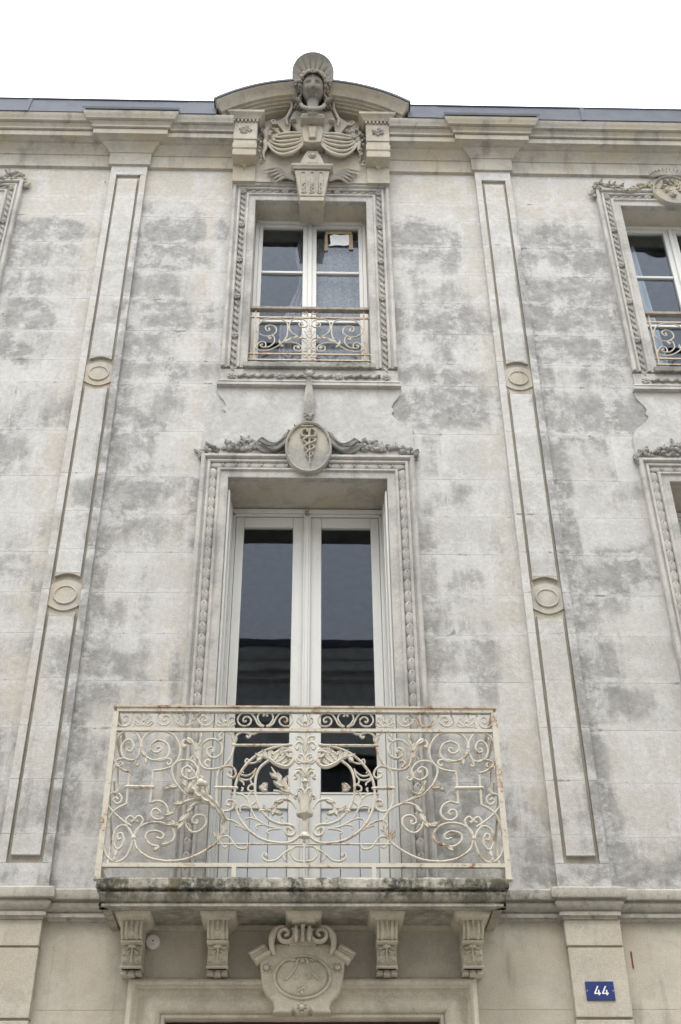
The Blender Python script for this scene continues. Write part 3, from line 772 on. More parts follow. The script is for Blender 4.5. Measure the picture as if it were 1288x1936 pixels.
# ------------------------------------------------------------------ pediment over the middle window
ped = empty('pediment'); ped.parent = house
ac, ar = (CX+.005, 10.655), 1.462
apath = lambda a0, a1, n: [(ac[0]+ar*math.sin(R(a0+(a1-a0)*i/n)), ac[1]+ar*math.cos(R(a0+(a1-a0)*i/n))) for i in range(n+1)]
aprof = [(0, .05), (0, -.372), (-.022, -.376), (-.03, -.366), (-.045, -.34), (-.07, -.312), (-.095, -.296), (-.102, -.292), (-.104, -.262), (-.118, -.258), (-.12, -.228), (-.133, -.224), (-.135, -.195), (-.148, -.190), (-.15, -.16), (-.16, -.15), (-.165, -.09), (-.165, .05)]
for a0, a1 in ((-39.8, -9.5), (9.5, 39.8)):
    MB().sweep(apath(a0, a1, 22), aprof, XZ, side=1).build('arched_cornice', TRIMA, ped) if False else None
TRIMA = mat_trim('pediment_stone', (.405, .375, .312), (.26, .247, .21), .38, .70, .25, warm=(.37, .312, .228))
for a0, a1 in ((-39.8, -6.5), (6.5, 39.8)):
    MB().sweep(apath(a0, a1, 22), aprof, XZ, side=1).build('arched_cornice', TRIMA, ped)
    MB().sweep(apath(a0-.3*(a0 < 0), a1+.3*(a0 > 0), 22), [(.001, .10), (.014, .10), (.014, -.388), (-.012, -.388), (-.012, -.379), (.001, -.379)], XZ, side=1).build('zinc_capping', ZINC, ped)
tym = [(CX-.93, 11.66), (CX+.93, 11.66)]+[(p[0], p[1]-.14) for p in reversed(apath(-38.5, 38.5, 24))]
m = MB(); m.prism([(CX-.53, 10.93), (CX+.53, 10.93), (CX+.53, 11.62), (CX+.5, 11.93), (CX+.28, 11.99), (CX-.28, 11.99), (CX-.5, 11.93), (CX-.53, 11.62)], -.075, .02)
m.prism(tym, -.05, .3)
m.build('tympanum', TRIMA, ped, smooth=0)
for sg in (-1, 1):                           # the two short piers that carry the arch
    px = CX+.635*sg
    p = empty('pier'); p.parent = ped
    m = MB()
    m.box(px-.106, px+.106, -.095, 0, 10.912, 11.14)
    m.box(px-.112, px+.112, -.218, 0, 11.385, 11.635)
    m.sweep([(px-.108, 0), (px-.108, -.208), (px+.108, -.208), (px+.108, 0)], [(-.112, 11.07), (-.106, 11.10), (-.085, 11.128), (-.04, 11.140), (-.006, 11.146), (.004, 11.152), (.004, 11.225), (-.004, 11.23), (-.004, 11.248), (.006, 11.26), (.008, 11.325), (.0, 11.332), (.0, 11.384)], XY, side=-1)
    m.build('pier_block', TRIMA, p, bevel=.004)
    m = MB(); m.sweep([(px-.112, 0), (px-.112, -.218), (px+.112, -.218), (px+.112, 0)], [(0, 11.636), (.0, 11.668), (.022, 11.67), (.026, 11.685), (.05, 11.71), (.066, 11.722), (.066, 11.752), (0, 11.757), (-.1, 11.80)], XY, side=-1)
    m.build('pier_cap', TRIMA, p)
    m = MB()
    for k in range(7): m.box(px-.118+.0365*k, px-.118+.0365*k+.018, -.237, -.217, 11.639, 11.668)
    m.build('dentil_row', TRIMA, p)
    m = MB()
    for k in range(22):
        a = random.uniform(0, 6.28); q = random.random()**.5
        m.blob((px+.055*q*math.cos(a), -.220, 11.515+.048*q*math.sin(a)), random.uniform(.008, .013), (0, 0, 0), 6, 5, .2)
        if k % 3 == 0: m.leaf((px, -.220, 11.515), .064, .016, a, 0, .12)
    m.build('flower_boss', CARV, p, smooth=50)
    m = MB()                                 # drop of leaves along the pier's inner side
    xi = px-sg*.125
    for k in range(12): m.leaf((xi-sg*random.uniform(0, .03), -.11-random.uniform(0, .05), 11.62-.045*k), .05, .014, R(-90-sg*random.uniform(-30, 60)), 0, .5)
    m.build('leaf_drop', CARV, p, smooth=50)
# cartouche plate behind the head
def mir(pts): return [(CX+.008-a, b) for a, b in pts]+[(CX+.008+a, b) for a, b in reversed(pts) if a > 0]
m = MB()
m.prism(mir([(.0, 12.30), (.19, 12.26), (.25, 12.18), (.24, 12.06), (.205, 11.97), (.20, 11.87), (.225, 11.78), (.215, 11.70), (.165, 11.62), (.125, 11.50), (.12, 11.36), (.0, 11.36)]), -.19, -.05)
m.build('shield_plate', CARV, ped, bevel=.02, smooth=40)
m = MB()
m.prism(mir([(.0, 11.66), (.085, 11.66), (.10, 11.55), (.085, 11.38), (0, 11.36)]), -.205, -.18); m.build('shield_panel', TRIMA, ped, bevel=.006)
for sg in (-1, 1):
    X = lambda a: CX+.008+sg*a
    m = MB()
    m.tube(catmull([(X(.235), -.20, 12.19), (X(.245), -.22, 12.10), (X(.212), -.22, 12.0), (X(.205), -.21, 11.90), (X(.235), -.2, 11.80), (X(.255), -.2, 11.72), (X(.24), -.2, 11.63)], 6), [.016, .020, .016, .015, .017, .015, .008], 8)
    # the curled side strap with its scroll end
    m.prism([(X(.20), 11.72), (X(.255), 11.83), (X(.33), 11.74), (X(.40), 11.72), (X(.395), 11.69), (X(.34), 11.69), (X(.30), 11.62), (X(.255), 11.52), (X(.225), 11.56)], -.17, -.07)
    m.tube([(X(.385+.022*math.cos(R(a))*(1-a/700)), -.165, 11.735+.024*math.sin(R(a))*(1-a/700)) for a in range(-90, 420, 30)], .010, 6)
    m.build('side_scroll', CARV, ped, smooth=40, bevel=.006)
    m = MB()
    m.blob((X(.19), -.215, 11.70), .020)
    for k in range(8): m.blob((X(.19)+.026*math.cos(k*.785), -.208, 11.70+.028*math.sin(k*.785)), .009, (0, 0, 0), 6, 4)
    m.build('star_flower', CARV, ped, smooth=60)
    # figure of leaves and fruit in the spandrel
    m = MB()
    for k in range(30):
        c = (X(.37+random.uniform(-.085, .075)), -.09-random.uniform(0, .05), 11.60+random.uniform(-.10, .10))
        r_ = random.uniform(.018, .034); m.blob(c, (r_, r_*.8, r_*1.2), (random.random(), random.random(), 0), 7, 5, .2)
        if k % 2: m.leaf(c, .09, .026, random.uniform(0, 6.28), -.015, .5)
    m.tube(catmull([(X(.43), -.12, 11.68), (X(.46), -.13, 11.60), (X(.44), -.13, 11.52), (X(.455), -.12, 11.45), (X(.46), -.11, 11.36)], 6), [.02, .03, .032, .025, .012], 8)
    m.build('fruit_cluster', CARV, ped, smooth=50)
    # cloth swag: folds between the middle knot and the outer corner
    m = MB()
    for f_ in range(6):
        t = f_/5
        a = np.array([.050+.008*t, -.17, 11.55-.085*t]); b = np.array([.425+.03*t, -.115, 11.575-.03*t])
        sag = .045+.245*t**1.1; pts = []
        for i in range(17):
            q = i/16; p = a*(1-q)+b*q
            pts.append((X(p[0]), p[1]-.045*math.sin(math.pi*q)*(1-.5*t)-.004*(f_ % 2), p[2]-sag*(4*q*(1-q))**.8*(1+.25*(q-.5))))
        m.tube(pts, [.014, .015, .020+.004*t, .019, .013, .012], 8, .9)
    m.prism([(X(.06), 11.54), (X(.42), 11.55), (X(.40), 11.36), (X(.27), 11.27), (X(.13), 11.33)], -.120, -.07)
    m.tube(catmull([(X(.435), -.12, 11.52), (X(.455), -.125, 11.46), (X(.448), -.12, 11.38), (X(.47), -.11, 11.30), (X(.455), -.1, 11.22)], 6), [.022, .026, .020, .016, .008], 8)
    m.build('cloth_swag', TRIMA, ped, smooth=60)
m = MB(); m.prism([(CX-.035, 11.585), (CX+.052, 11.585), (CX+.038, 11.48), (CX+.045, 11.41), (CX-.03, 11.41), (CX-.022, 11.48)], -.23, -.12); m.build('knot', TRIMA, ped, bevel=.012)
m = MB(); X0 = CX+.008                       # little cushion above the keystone
m.prism([(X0-.125, 11.09), (X0-.105, 11.20), (X0-.055, 11.34), (X0+.055, 11.34), (X0+.105, 11.20), (X0+.125, 11.09), (X0+.055, 11.09), (X0+.05, 11.15), (X0-.05, 11.15), (X0-.055, 11.09)], -.13, -.05)
m.build('bracket_foot', TRIMA, ped, bevel=.012)
m = MB(); m.blob((X0, -.14, 11.25), .02)
for k in range(8): m.blob((X0+.028*math.cos(k*.785), -.135, 11.25+.028*math.sin(k*.785)), .010, (0, 0, 0), 6, 4)
m.build('star_flower', TRIMA, ped, smooth=60)
# keystone with flutes
m = MB()
kz0, kz1 = 10.66, 11.035
def keyx(z): return .115+.05*(z-kz0)/(kz1-kz0)
m.prism([(X0-keyx(kz0), kz0), (X0+keyx(kz0), kz0), (X0+keyx(kz1), kz1), (X0-keyx(kz1), kz1)], -.135, .0)
m.box(X0-.113, X0+.113, -.128, .14, 10.60, 10.659)
k_ = m.build('keystone', TRIMA, ped, bevel=.006)
m = MB(); m.sweep([(X0-.165, 0), (X0-.165, -.14), (X0+.165, -.14), (X0+.165, 0)], [(0, 11.036), (.012, 11.04), (.016, 11.055), (.03, 11.068), (.032, 11.088), (0, 11.092), (-.1, 11.092)], XY, side=-1); m.build('keystone_cap', TRIMA, k_)
m = MB()
for q in (-.075, 0, .075):
    s_ = 1+q*0
    for d in (-.021, .021): m.tube([(X0+q*.95+d, -.138, 10.70), (X0+q*1.12+d*1.1, -.138, 10.98)], .0055, 6)
    m.tube([(X0+q*1.12+.023*math.cos(R(a)), -.138, 10.98+.02*math.sin(R(a))) for a in range(0, 181, 20)], .0055, 6)
    for i in range(9): m.blob((X0+q*.97+random.uniform(-.008, .008), -.138, 10.70+.017*i), (.014, .010, .011), (0, 0, 0), 6, 4, .2)
m.build('flute_relief', TRIMA, k_, smooth=60)
for sg in (-1, 1):                           # palm sprays either side of the keystone
    m = MB()
    for i in range(9):
        t = i/8; e = (.46-.10*t-.03*(i % 2), 11.10-.02*i-.03*t); c0 = (.16, 10.955-.004*i)
        mid_ = ((c0[0]+e[0])/2, (c0[1]+e[1])/2+.055-.03*t)
        m.tube(catmull([(X0+sg*c0[0], -.095, c0[1]), (X0+sg*mid_[0], -.112, mid_[1]), (X0+sg*e[0], -.098, e[1]-.035)], 8), [.006, .012, .013, .004], 6)
    m.build('palm_spray', CARV, ped, smooth=50)

# shell and carved head
HEADM0 = mat_trim('sooty_shell_stone', (.175, .167, .147), (.10, .097, .09), .36, .64, .4, warm=(.25, .215, .165))
m = MB()
sc = (X0, 12.30); NF = 9; rows = 10; cols = NF*8
v = []; f = []
for j in range(rows+1):
    t = j/rows
    for i in range(cols+1):
        a = R(-24+228*i/cols); fl = abs(math.sin(math.pi*NF*i/cols))
        rr = .208*t; dep = -.265-.075*t**2+.016*(1-fl**.6)*t*(1-t)*4
        v.append((sc[0]+rr*math.cos(a), dep, sc[1]+rr*math.sin(a)*1.70))
W_ = cols+1
f = [(j*W_+i, j*W_+i+1, (j+1)*W_+i+1, (j+1)*W_+i) for j in range(rows) for i in range(cols)]
nb = len(v)
for i in range(cols+1):
    p = v[rows*W_+i]; v.append((p[0], -.265, p[2]))
f += [(rows*W_+i, rows*W_+i+1, nb+i+1, nb+i) for i in range(cols)]
f.append(tuple(nb+i for i in range(cols+1)))
m.add(v, f)
m.box(X0-.15, X0+.15, -.25, -.06, 12.05, 12.30); m.prism([(X0+.2*math.cos(R(a)), 12.30+.345*math.sin(R(a))) for a in range(0, 360, 12)], -.264, -.20)
m.build('shell', HEADM0, ped, smooth=50)

def head_grid(T):
    m = MB(); NU, NV = 72, 56; v = []; g = lambda x, s: math.exp(-(x/s)**2)
    for j in range(NV+1):
        la = math.pi*(j/NV-.5)
        for i in range(NU):
            lo = 2*math.pi*i/NU
            x, y, z = math.sin(lo)*math.cos(la), -math.cos(lo)*math.cos(la), math.sin(la)
            jaw = 1-.30*max(0, -z)**1.3
            px, py, pz = .102*x*jaw, .118*y*(1-.12*max(0, -z)), .150*z
            if y < 0:
                k = min(1, -y*2.2)
                d = 0
                nz_ = (pz+.040)/.085                    # nose: bridge to tip
                if 0 <= nz_ <= 1.1: d += .034*g(px, .013+.010*(1-nz_))*(1-nz_)**.6 if nz_ < 1 else 0
                d += .016*g(px, .022)*g(pz+.042, .013)
                d += .009*g(pz-.050, .014)*(g(px-.040, .026)+g(px+.040, .026))
                for s_ in (-1, 1):
                    d -= .019*g(px-s_*.040, .022)*g(pz-.026, .014)
                    d += .009*g(px-s_*.040, .014)*g(pz-.022, .008)
                    d += .008*g(px-s_*.052, .024)*g(pz+.020, .024)
                    d -= .006*g(px-s_*.030, .010)*g(pz+.055, .018)
                d += .011*g(px, .026)*g(pz+.066, .007)+.011*g(px, .022)*g(pz+.083, .008)-.010*g(px, .030)*g(pz+.0745, .004)
                d -= .007*g(px, .022)*g(pz+.097, .008); d += .014*g(px, .024)*g(pz+.116, .016)
                py -= d*k*1.45
            v.append(T((px, py, pz)))
    f = [(j*NU+i, j*NU+(i+1) % NU, (j+1)*NU+(i+1) % NU, (j+1)*NU+i) for j in range(NV) for i in range(NU)]
    return m.add(v, f)
HC = Vector((X0, -.315, 12.035)); HR = Matrix.Rotation(R(30), 3, 'X')
TH = lambda p: HC+HR@Vector((p[0]*1.14, p[1]*1.05, p[2]*1.12))
m = head_grid(TH)
m.tube([(X0, -.26, 11.98), (X0, -.275, 11.86), (X0, -.265, 11.74), (X0, -.25, 11.66)], [.060, .056, .060, .075], 16)
HEADM = mat_trim('sooty_head_stone', (.25, .237, .205), (.135, .13, .118), .38, .66, .35, warm=(.26, .225, .17))
hd = m.build('carved_head', HEADM, ped, smooth=180)
m = MB()                                     # wavy hair: crown band, side curls and long locks
for k in range(11):
    a = R(-10+200*k/10)
    for q in range(2):
        c = TH((.108*math.cos(a), -.055+.05*q, .035+.118*math.sin(a)+.012*q)); m.blob(c, (.030, .026, .022), (random.random(), random.random(), random.random()), 8, 6, .18)
for sg in (-1, 1):
    for k in range(9):                       # waves from the parting
        t = k/8; w_ = .006*math.sin(k*2.3)
        m.tube(catmull([TH((sg*.004, -.112+.055*t, .112+.042*t)), TH((sg*(.040+.008*t), -.112+.055*t+w_, .120+.034*t)), TH((sg*(.080+.012*t), -.080+.055*t-w_, .096+.030*t)), TH((sg*(.108+.010*t), -.045+.05*t, .058+.018*t)), TH((sg*(.122+.010*t), -.02+.045*t, .02+.01*t))], 5), [.007, .011, .010, .011, .009], 6)
    for k in range(7):
        x = .108+.019*(k % 3)+.002*k; y0 = -.030+.018*k
        pts = [TH((sg*(x+.013*math.sin(i*1.7+k)), y0+.014*math.cos(i*1.7+k), .05-.031*i)) for i in range(8)]
        m.tube(catmull([tuple(p) for p in pts], 4), [.010, .016, .014, .016, .013, .008], 7)
    for k in range(9): m.blob(TH((sg*(.125+.022*math.sin(k*2.1)), -.045+.008*k, .06-.028*k)), (.020, .019, .018), (k, k*2, 0), 7, 5, .2)
    m.blob(TH((sg*.142, -.02, .06)), (.032, .03, .028), (0, 0, 0), 8, 6, .15)
m.build('hair', HEADM, hd, smooth=60)
m = MB()
for k in range(13):
    a = R(180+180*k/12); c = (X0+.112*math.cos(a), -.285-.05*abs(math.sin(a)), 11.84+.135*math.sin(a)); m.blob(c, .0215, (0, 0, 0), 10, 8)
m.build('bead_necklace', CARV, hd, smooth=60)
m = MB(); m.sweep([(X0-.085, -.15), (X0-.085, -.285), (X0+.085, -.285), (X0+.085, -.15)], [(0, 11.685), (.018, 11.675), (.022, 11.655), (.010, 11.645), (.006, 11.632), (-.02, 11.625), (-.08, 11.625)], XY, side=-1)
for sg in (-1, 1): m.tube([(X0+sg*.092, -.29, 11.655), (X0+sg*.092, -.15, 11.655)], .026, 10)
m.build('bust_collar', CARV, hd, bevel=.004)

# ------------------------------------------------------------------ balcony
bal = empty('balcony'); bal.parent = house
bx0, bx1, by = CX-1.195, CX+1.19, -.470
prof = [(-.2, 4.135), (-.06, 4.128), (-.012, 4.120), (0, 4.106), (.003, 4.060), (0, 4.054), (-.040, 4.052), (-.042, 4.040), (-.016, 4.037), (-.014, 4.026), (-.024, 4.004), (-.040, 3.990), (-.052, 3.986), (-.052, 3.976), (-.034, 3.974), (-.034, 3.960), (-.05, 3.956), (-.085, 3.956), (-.088, 3.972), (-.30, 3.985)]
pth = [(bx0, 0), (bx0, by)]+[(bx0+(bx1-bx0)*i/120, by) for i in range(1, 120)]+[(bx1, by), (bx1, 0)]
m = MB(); m.sweep(pth, prof, XY, side=-1)
mp = len(prof)
for i in range(len(pth)):                    # crumbling top edge
    j = random.uniform(-.0022, .0022)
    for k in (1, 2, 3):
        a = m.v[i*mp+k]; m.v[i*mp+k] = (a[0], a[1]+(random.uniform(-.0015, .002) if 1 < i < len(pth)-2 else 0), a[2]+j*(1 if k < 3 else .5))
m.box(bx0+.15, bx1-.15, by+.19, .1, 3.98, 4.150)
m.build('balcony_slab', SLAB, bal, smooth=30)
m = MB(); m.sweep([(CX-1.0, 0), (CX+1.0, 0)], [(0, 4.035), (.08, 4.03), (.085, 4.0), (.06, 3.99), (.03, 3.985), (.028, 3.955), (0, 3.952)], XY, side=-1); m.build('bed_moulding', LOWERC, bal)
def corbel_parts(cx, body=True):
    p = empty('corbel'); p.parent = bal
    m = MB(); m.sweep([(cx-.062, 0), (cx-.062, -.255), (cx+.062, -.255), (cx+.062, 0)], [(-.06, 3.935), (0, 3.937), (.006, 3.940), (.010, 3.950), (.030, 3.956), (.040, 3.966), (.046, 3.980), (.070, 3.983), (.074, 4.0), (0, 4.02)], XY, side=-1)
    m.build('corbel_cap', LOWERC, p)
    if not body: return
    m = MB(); side_ = [(-.0, 3.94), (-.250, 3.94), (-.258, 3.90), (-.245, 3.865), (-.205, 3.842), (-.155, 3.838), (-.135, 3.825), (-.142, 3.79), (-.150, 3.745), (-.135, 3.71), (-.12, 3.700), (0, 3.700)]
    n = len(side_); v = [(cx-.058, a, b) for a, b in side_]+[(cx+.058, a, b) for a, b in side_]
    m.add(v, [tuple(range(n)), tuple(range(2*n-1, n-1, -1))]+[(i, (i+1) % n, n+(i+1) % n, n+i) for i in range(n)])
    m.box(cx-.064, cx+.064, -.215, 0, 3.826, 3.838); m.box(cx-.064, cx+.064, -.15, 0, 3.700, 3.712)
    m.build('corbel_body', LOWERC, p, bevel=.004, smooth=40)
    m = MB()
    for sx in (-1, 1):
        m.tube([(cx+sx*.030, -.252, 3.935), (cx+sx*.030, -.262, 3.90), (cx+sx*.030, -.25, 3.868), (cx+sx*.030, -.212, 3.846)], .010, 6)
        m.tube([(cx+sx*.054, -.252, 3.935), (cx+sx*.054, -.262, 3.90), (cx+sx*.054, -.25, 3.868), (cx+sx*.054, -.212, 3.846)], .008, 6)
        for k in range(5): m.leaf((cx+sx*.010, -.150+.002*k, 3.815-.02*k), .045, .012, R(90-sx*(125 if k % 2 else 100)), 0, .3)
    for k in range(7): m.blob((cx, -.262+.0*k+.012*max(0, k-3), 3.93-.012*k), .0085, (0, 0, 0), 6, 5)
    m.tube([(cx, -.155, 3.815), (cx, -.157, 3.73)], .005, 5); m.blob((cx, -.165, 3.818), (.025, .02, .012))
    m.build('leaf_relief', LOWERC, p, smooth=50)
    m = MB()
    for k, w in ((-1, .9), (0, 1), (1, .9)):
        m.add([(cx+k*.043-.010, -.10, 3.699), (cx+k*.043+.010, -.10, 3.699), (cx+k*.043+.021*w, -.115, 3.672-.006*(k == 0)), (cx+k*.043-.021*w, -.115, 3.672-.006*(k == 0)),
               (cx+k*.043-.010, 0, 3.699), (cx+k*.043+.010, 0, 3.699), (cx+k*.043+.021*w, 0, 3.672-.006*(k == 0)), (cx+k*.043-.021*w, 0, 3.672-.006*(k == 0))],
              [(0, 1, 2, 3), (0, 4, 5, 1), (1, 5, 6, 2), (3, 2, 6, 7), (0, 3, 7, 4)])
    m.box(cx-.056, cx+.056, -.095, 0, 3.678, 3.6985); m.build('drop_row', LOWERC, p)
for d, b in ((-1.0, 1), (-.50, 1), (.0, 0), (.49, 1), (.995, 1)): corbel_parts(CX+d, b)

# ------------------------------------------------------------------ entrance
ent = empty('door_surround'); ent.parent = house
x0, x1, z1 = DOOR[0], DOOR[1], DOOR[3]
pr = [(.222, .004), (.222, -.030), (.218, -.036), (.212, -.046), (.204, -.062), (.190, -.070), (.176, -.062), (.170, -.048), (.160, -.046), (.155, -.034), (.145, -.024), (.125, -.024), (.110, -.034), (.092, -.050), (.07, -.06), (.048, -.056), (.030, -.042), (.022, -.022), (.018, -.022), (.014, -.03), (.002, -.03), (-.003, -.024), (-.003, .05)]
MB().sweep([(x0, 0), (x0, z1), (x1, z1), (x1, 0)], pr, XZ, side=1).build('door_moulding', LOWERC, ent, smooth=50)
d = empty('entrance_door'); d.parent = house
m = MB()
for a, b in ((x0+.01, CX-.004), (CX+.004, x1-.01)): m.box(a, b, .065, .12, 0.01, z1-.006)
m.build('door_leaf', DOORR, d, bevel=.006)
m = MB()
for a, b in ((x0+.12, CX-.12), (CX+.12, x1-.12)):
    for z0_, z1_ in ((.3, 1.0), (1.15, 2.3), (2.45, 3.2)): m.box(a, b, .052, .065, z0_, z1_)
m.build('door_panel', DOORR, d, bevel=.012)
# cartouche over the door
car = empty('cartouche', (0, 0, 3.65*.07)); car.parent = house; car.scale = (.98, 1, .93)
KX = CX-.005
def mk(pts): return [(KX-a, b) for a, b in pts]+[(KX+a, b) for a, b in reversed(pts)]
m = MB()
m.prism(mk([(.06, 3.86), (.155, 3.86), (.188, 3.845), (.175, 3.80), (.255, 3.785), (.250, 3.70), (.235, 3.60), (.205, 3.535), (.168, 3.505), (.160, 3.46), (.175, 3.44), (.065, 3.438), (.05, 3.462), (.03, 3.437)]), -.13, .0)
m.build('shield', LOWERC, car, bevel=.016, smooth=40)
m = MB()
m.tube([(KX+.165*math.cos(R(a)), -.133, 3.65+.129*math.sin(R(a))) for a in range(0, 361, 8)], .010, 8, cap=False)
m.blob((KX, -.125, 3.65), (.157, .032, .121), (0, 0, 0), 28, 14)
m.build('oval_boss', LOWERC, car, smooth=60)
m = MB()
for sg in (-1, 1):
    yy = -.155
    m.tube(catmull([(KX+sg*.03, yy, 3.745), (KX+sg*.04, yy-.003, 3.70), (KX+sg*.07, yy-.003, 3.655), (KX+sg*.10, yy, 3.63), (KX+sg*.13, yy+.008, 3.65)], 5), [.006, .008, .006], 6)
    m.tube(catmull([(KX+sg*.015, yy, 3.66), (KX+sg*.03, yy-.003, 3.635), (KX+sg*.055, yy-.003, 3.64)], 5), [.005, .007, .004], 6)
    for k in range(4): m.leaf((KX+sg*.02*k, -.150, 3.755), .035, .012, R(-90+sg*(20+20*k)), 0, .3)
for k in range(8): m.blob((KX-.005+random.uniform(-.018, .018), -.155, 3.59-.007*k), (.010, .007, .008), (0, 0, 0), 6, 4, .2)
m.build('wing_relief', LOWERC, car, smooth=60)
for sg in (-1, 1):
    X = lambda a: KX+sg*a
    m = MB()                                 # volute
    for w_, yy in ((.014, -.175), (.011, -.195)):
        m.tube([(X(.105+(.058-.050*t)*math.cos(2.5+t*8.6)), yy-.01*t, 3.895+(.056-.048*t)*math.sin(2.5+t*8.6)*-1*-1) for t in np.linspace(0, 1, 34)], w_, 7, 1.6)
    m.tube(catmull([(X(.168), -.15, 3.78), (X(.185), -.16, 3.83), (X(.180), -.17, 3.89), (X(.148), -.175, 3.935), (X(.105), -.175, 3.945)], 6), [.010, .018, .022, .018, .012], 8, 1.6)
    m.build('volute', LOWERC, car, smooth=60)
    m = MB()                                 # rolled strap at each shoulder
    ca, sa = math.cos(R(58)), math.sin(R(58))
    for k, (rr, dd) in enumerate(((.030, .022), (.018, .045), (.018, .062), (.022, .082), (.014, .10))):
        cx_, cz_ = .228+ca*dd*.9, 3.76+sa*dd*.75
        m.tube([(X(cx_-sa*.052), -.11, cz_+ca*.052), (X(cx_+sa*.052), -.11, cz_-ca*.052)], rr*.8, 8, 2.2)
    m.build('strap_roll', LOWERC, car, smooth=50)
for fx, fz in ((-.212, 3.705), (.208, 3.705), (0, 3.468)):
    m = MB(); m.blob((KX+fx, -.145, fz), (.018, .018, .018))
    for k in range(8): m.blob((KX+fx+.024*math.cos(k*.785), -.136, fz+.026*math.sin(k*.785)), (.008, .008, .008), (0, 0, 0), 6, 4)
    m.build('star_flower', LOWERC, car, smooth=60)
m = MB()
for q in (-.040, .040): m.blob((KX+q, -.20, 3.895), (.017, .045, .052), (0, 0, 0), 10, 8)
for k in range(8): m.blob((KX, -.235+.004*k, 3.935-.012*k), (.013, .011, .0085), (0, 0, 0), 8, 5)
m.box(KX-.08, KX+.08, -.16, -.02, 3.84, 3.94)
m.build('crest_roll', LOWERC, car, smooth=60)
rust = MB(); rust.box(1.952, 1.960, -.004, .0, 3.735, 3.835); rust.build('iron_cramp', DOORR, house)
# ground floor pilasters
for px in (CX-1.735, CX+1.745):
    m = MB(); m.box(px-.170, px+.170, -.062, 0, 3.852, 4.006); m.box(px-.163, px+.163, -.050, 0, 3.842, 3.852); m.box(px-.163, px+.170, -.056, 0, 3.445, 3.842); m.box(px-.163, px+.163, -.040, 0, 3.43, 3.445); m.box(px-.165, px+.170, -.056, 0, 0, 3.43)
    m.build('ground_floor_pilaster', LOWER, house, bevel=.004)

# ------------------------------------------------------------------ balcony railing (wrought iron, traced from its right half and mirrored)
RY = -.432; RC = CX+.0
rail = empty('balcony_railing', (RC, RY, 4.13), 'cream painted wrought iron balcony railing with scrolls, lyre and urn, rust spotted, above the door', 'railing')
def rbuild(m, name, mat=IRON, parent=None, smooth=50):
    o = m.build(name, mat, parent or rail, smooth=smooth)
    if not parent: o.matrix_parent_inverse = Matrix.Translation((-RC, -RY, -4.13))
    return o
rail_z = dict(top=5.222, mid=5.078, bot=4.196, base=4.125)
hx = 1.195
m = MB(); m.box(RC-hx-.022, RC+hx+.022, RY-.026, RY+.026, 5.222, 5.234); rbuild(m, 'top_plate', IRONR)
m = MB(); m.box(RC-hx, RC+hx, RY-.018, RY+.018, 5.196, 5.2215); rbuild(m, 'top_rail')
m = MB(); m.box(RC-hx+.012, RC+hx-.012, RY-.012, RY+.012, 5.063, 5.083); rbuild(m, 'middle_rail')
m = MB(); m.box(RC-hx+.012, RC+hx-.012, RY-.013, RY+.013, 4.188, 4.212); rbuild(m, 'bottom_rail')
for sg in (-1, 1):
    m = MB(); x = RC+sg*(hx+.004); m.box(x-.017, x+.017, RY-.017, RY+.017, 4.118, 5.195); m.box(x-.022, x+.022, RY-.022, RY+.022, 4.112, 4.122); rbuild(m, 'corner_post')
    m = MB(); m.box(RC+sg*.41-.013, RC+sg*.41+.013, RY-.013, RY+.013, 4.115, 4.188); rbuild(m, 'foot')
    m = MB()                                 # return to the wall
    m.box(x-.012, x+.012, RY+.018, -.01, 5.198, 5.222); m.box(x-.010, x+.010, RY+.018, -.01, 5.064, 5.082); m.box(x-.011, x+.011, RY+.018, -.01, 4.19, 4.21)
    rbuild(m, 'side_rail')
    m = MB(); c = lambda a, b: (x, RY+a, b)
    m.tube(catmull([c(.03, 4.30), c(.10, 4.24), c(.25, 4.28), c(.33, 4.45), c(.2, 4.6), c(.08, 4.72), c(.1, 4.85), c(.25, 4.95), c(.34, 4.85), c(.27, 4.76), c(.2, 4.82)], 7), .007, 6)
    m.tube(catmull([c(.04, 5.14), c(.12, 5.18), c(.2, 5.14), c(.28, 5.09), c(.36, 5.14), c(.3, 5.18), c(.26, 5.14)], 6), .005, 6)
    m.tube([c(.2, 4.6), c(.38, 4.5)], .006, 6); rbuild(m, 'side_scroll')
# vertical centre line of the traced half in its own crop coordinates
cxH = 51.0
def H(x, y, dy=0.0):
    p = cH(x, y, RY+dy); return np.array(p)
AX = H(cxH, 500)[0]
def both(name, curves, r=.0074, leaves=(), blobs=(), only=None, mat=IRON, dy=0.0, flat=1.15):
    for sg in (1, -1):
        if only and sg not in only: continue
        m = MB()
        fx = lambda p: (RC+sg*(p[0]-AX), p[1], p[2])
        for c in curves:
            rr = r
            if isinstance(c, tuple) and isinstance(c[1], (float, list)): c, rr = c
            pts = [fx(H(x, y, dy)) for x, y in c]
            m.tube(catmull(pts, 6) if len(c) > 2 else pts, rr, 6, flat)
        for (x, y, L, W, a) in leaves:
            p = fx(H(x, y, -.006)); an = R(a) if sg > 0 else math.pi-R(a); m.leaf(p, L, W, an, 0, .25, .007); m.leaf((p[0], p[1]+.012, p[2]), L, W, an, 0, -.1, .004)
        for b in blobs:
            m.blob(fx(H(b[0], b[1])), (b[2], b[2]*.8, b[2]) if len(b) < 4 else (b[2], .008, b[3]), (0, 0, 0), 8, 6)
        rbuild(m, name, mat)
straight = lambda a, b: [a, ((a[0]+b[0])/2, (a[1]+b[1])/2), b]
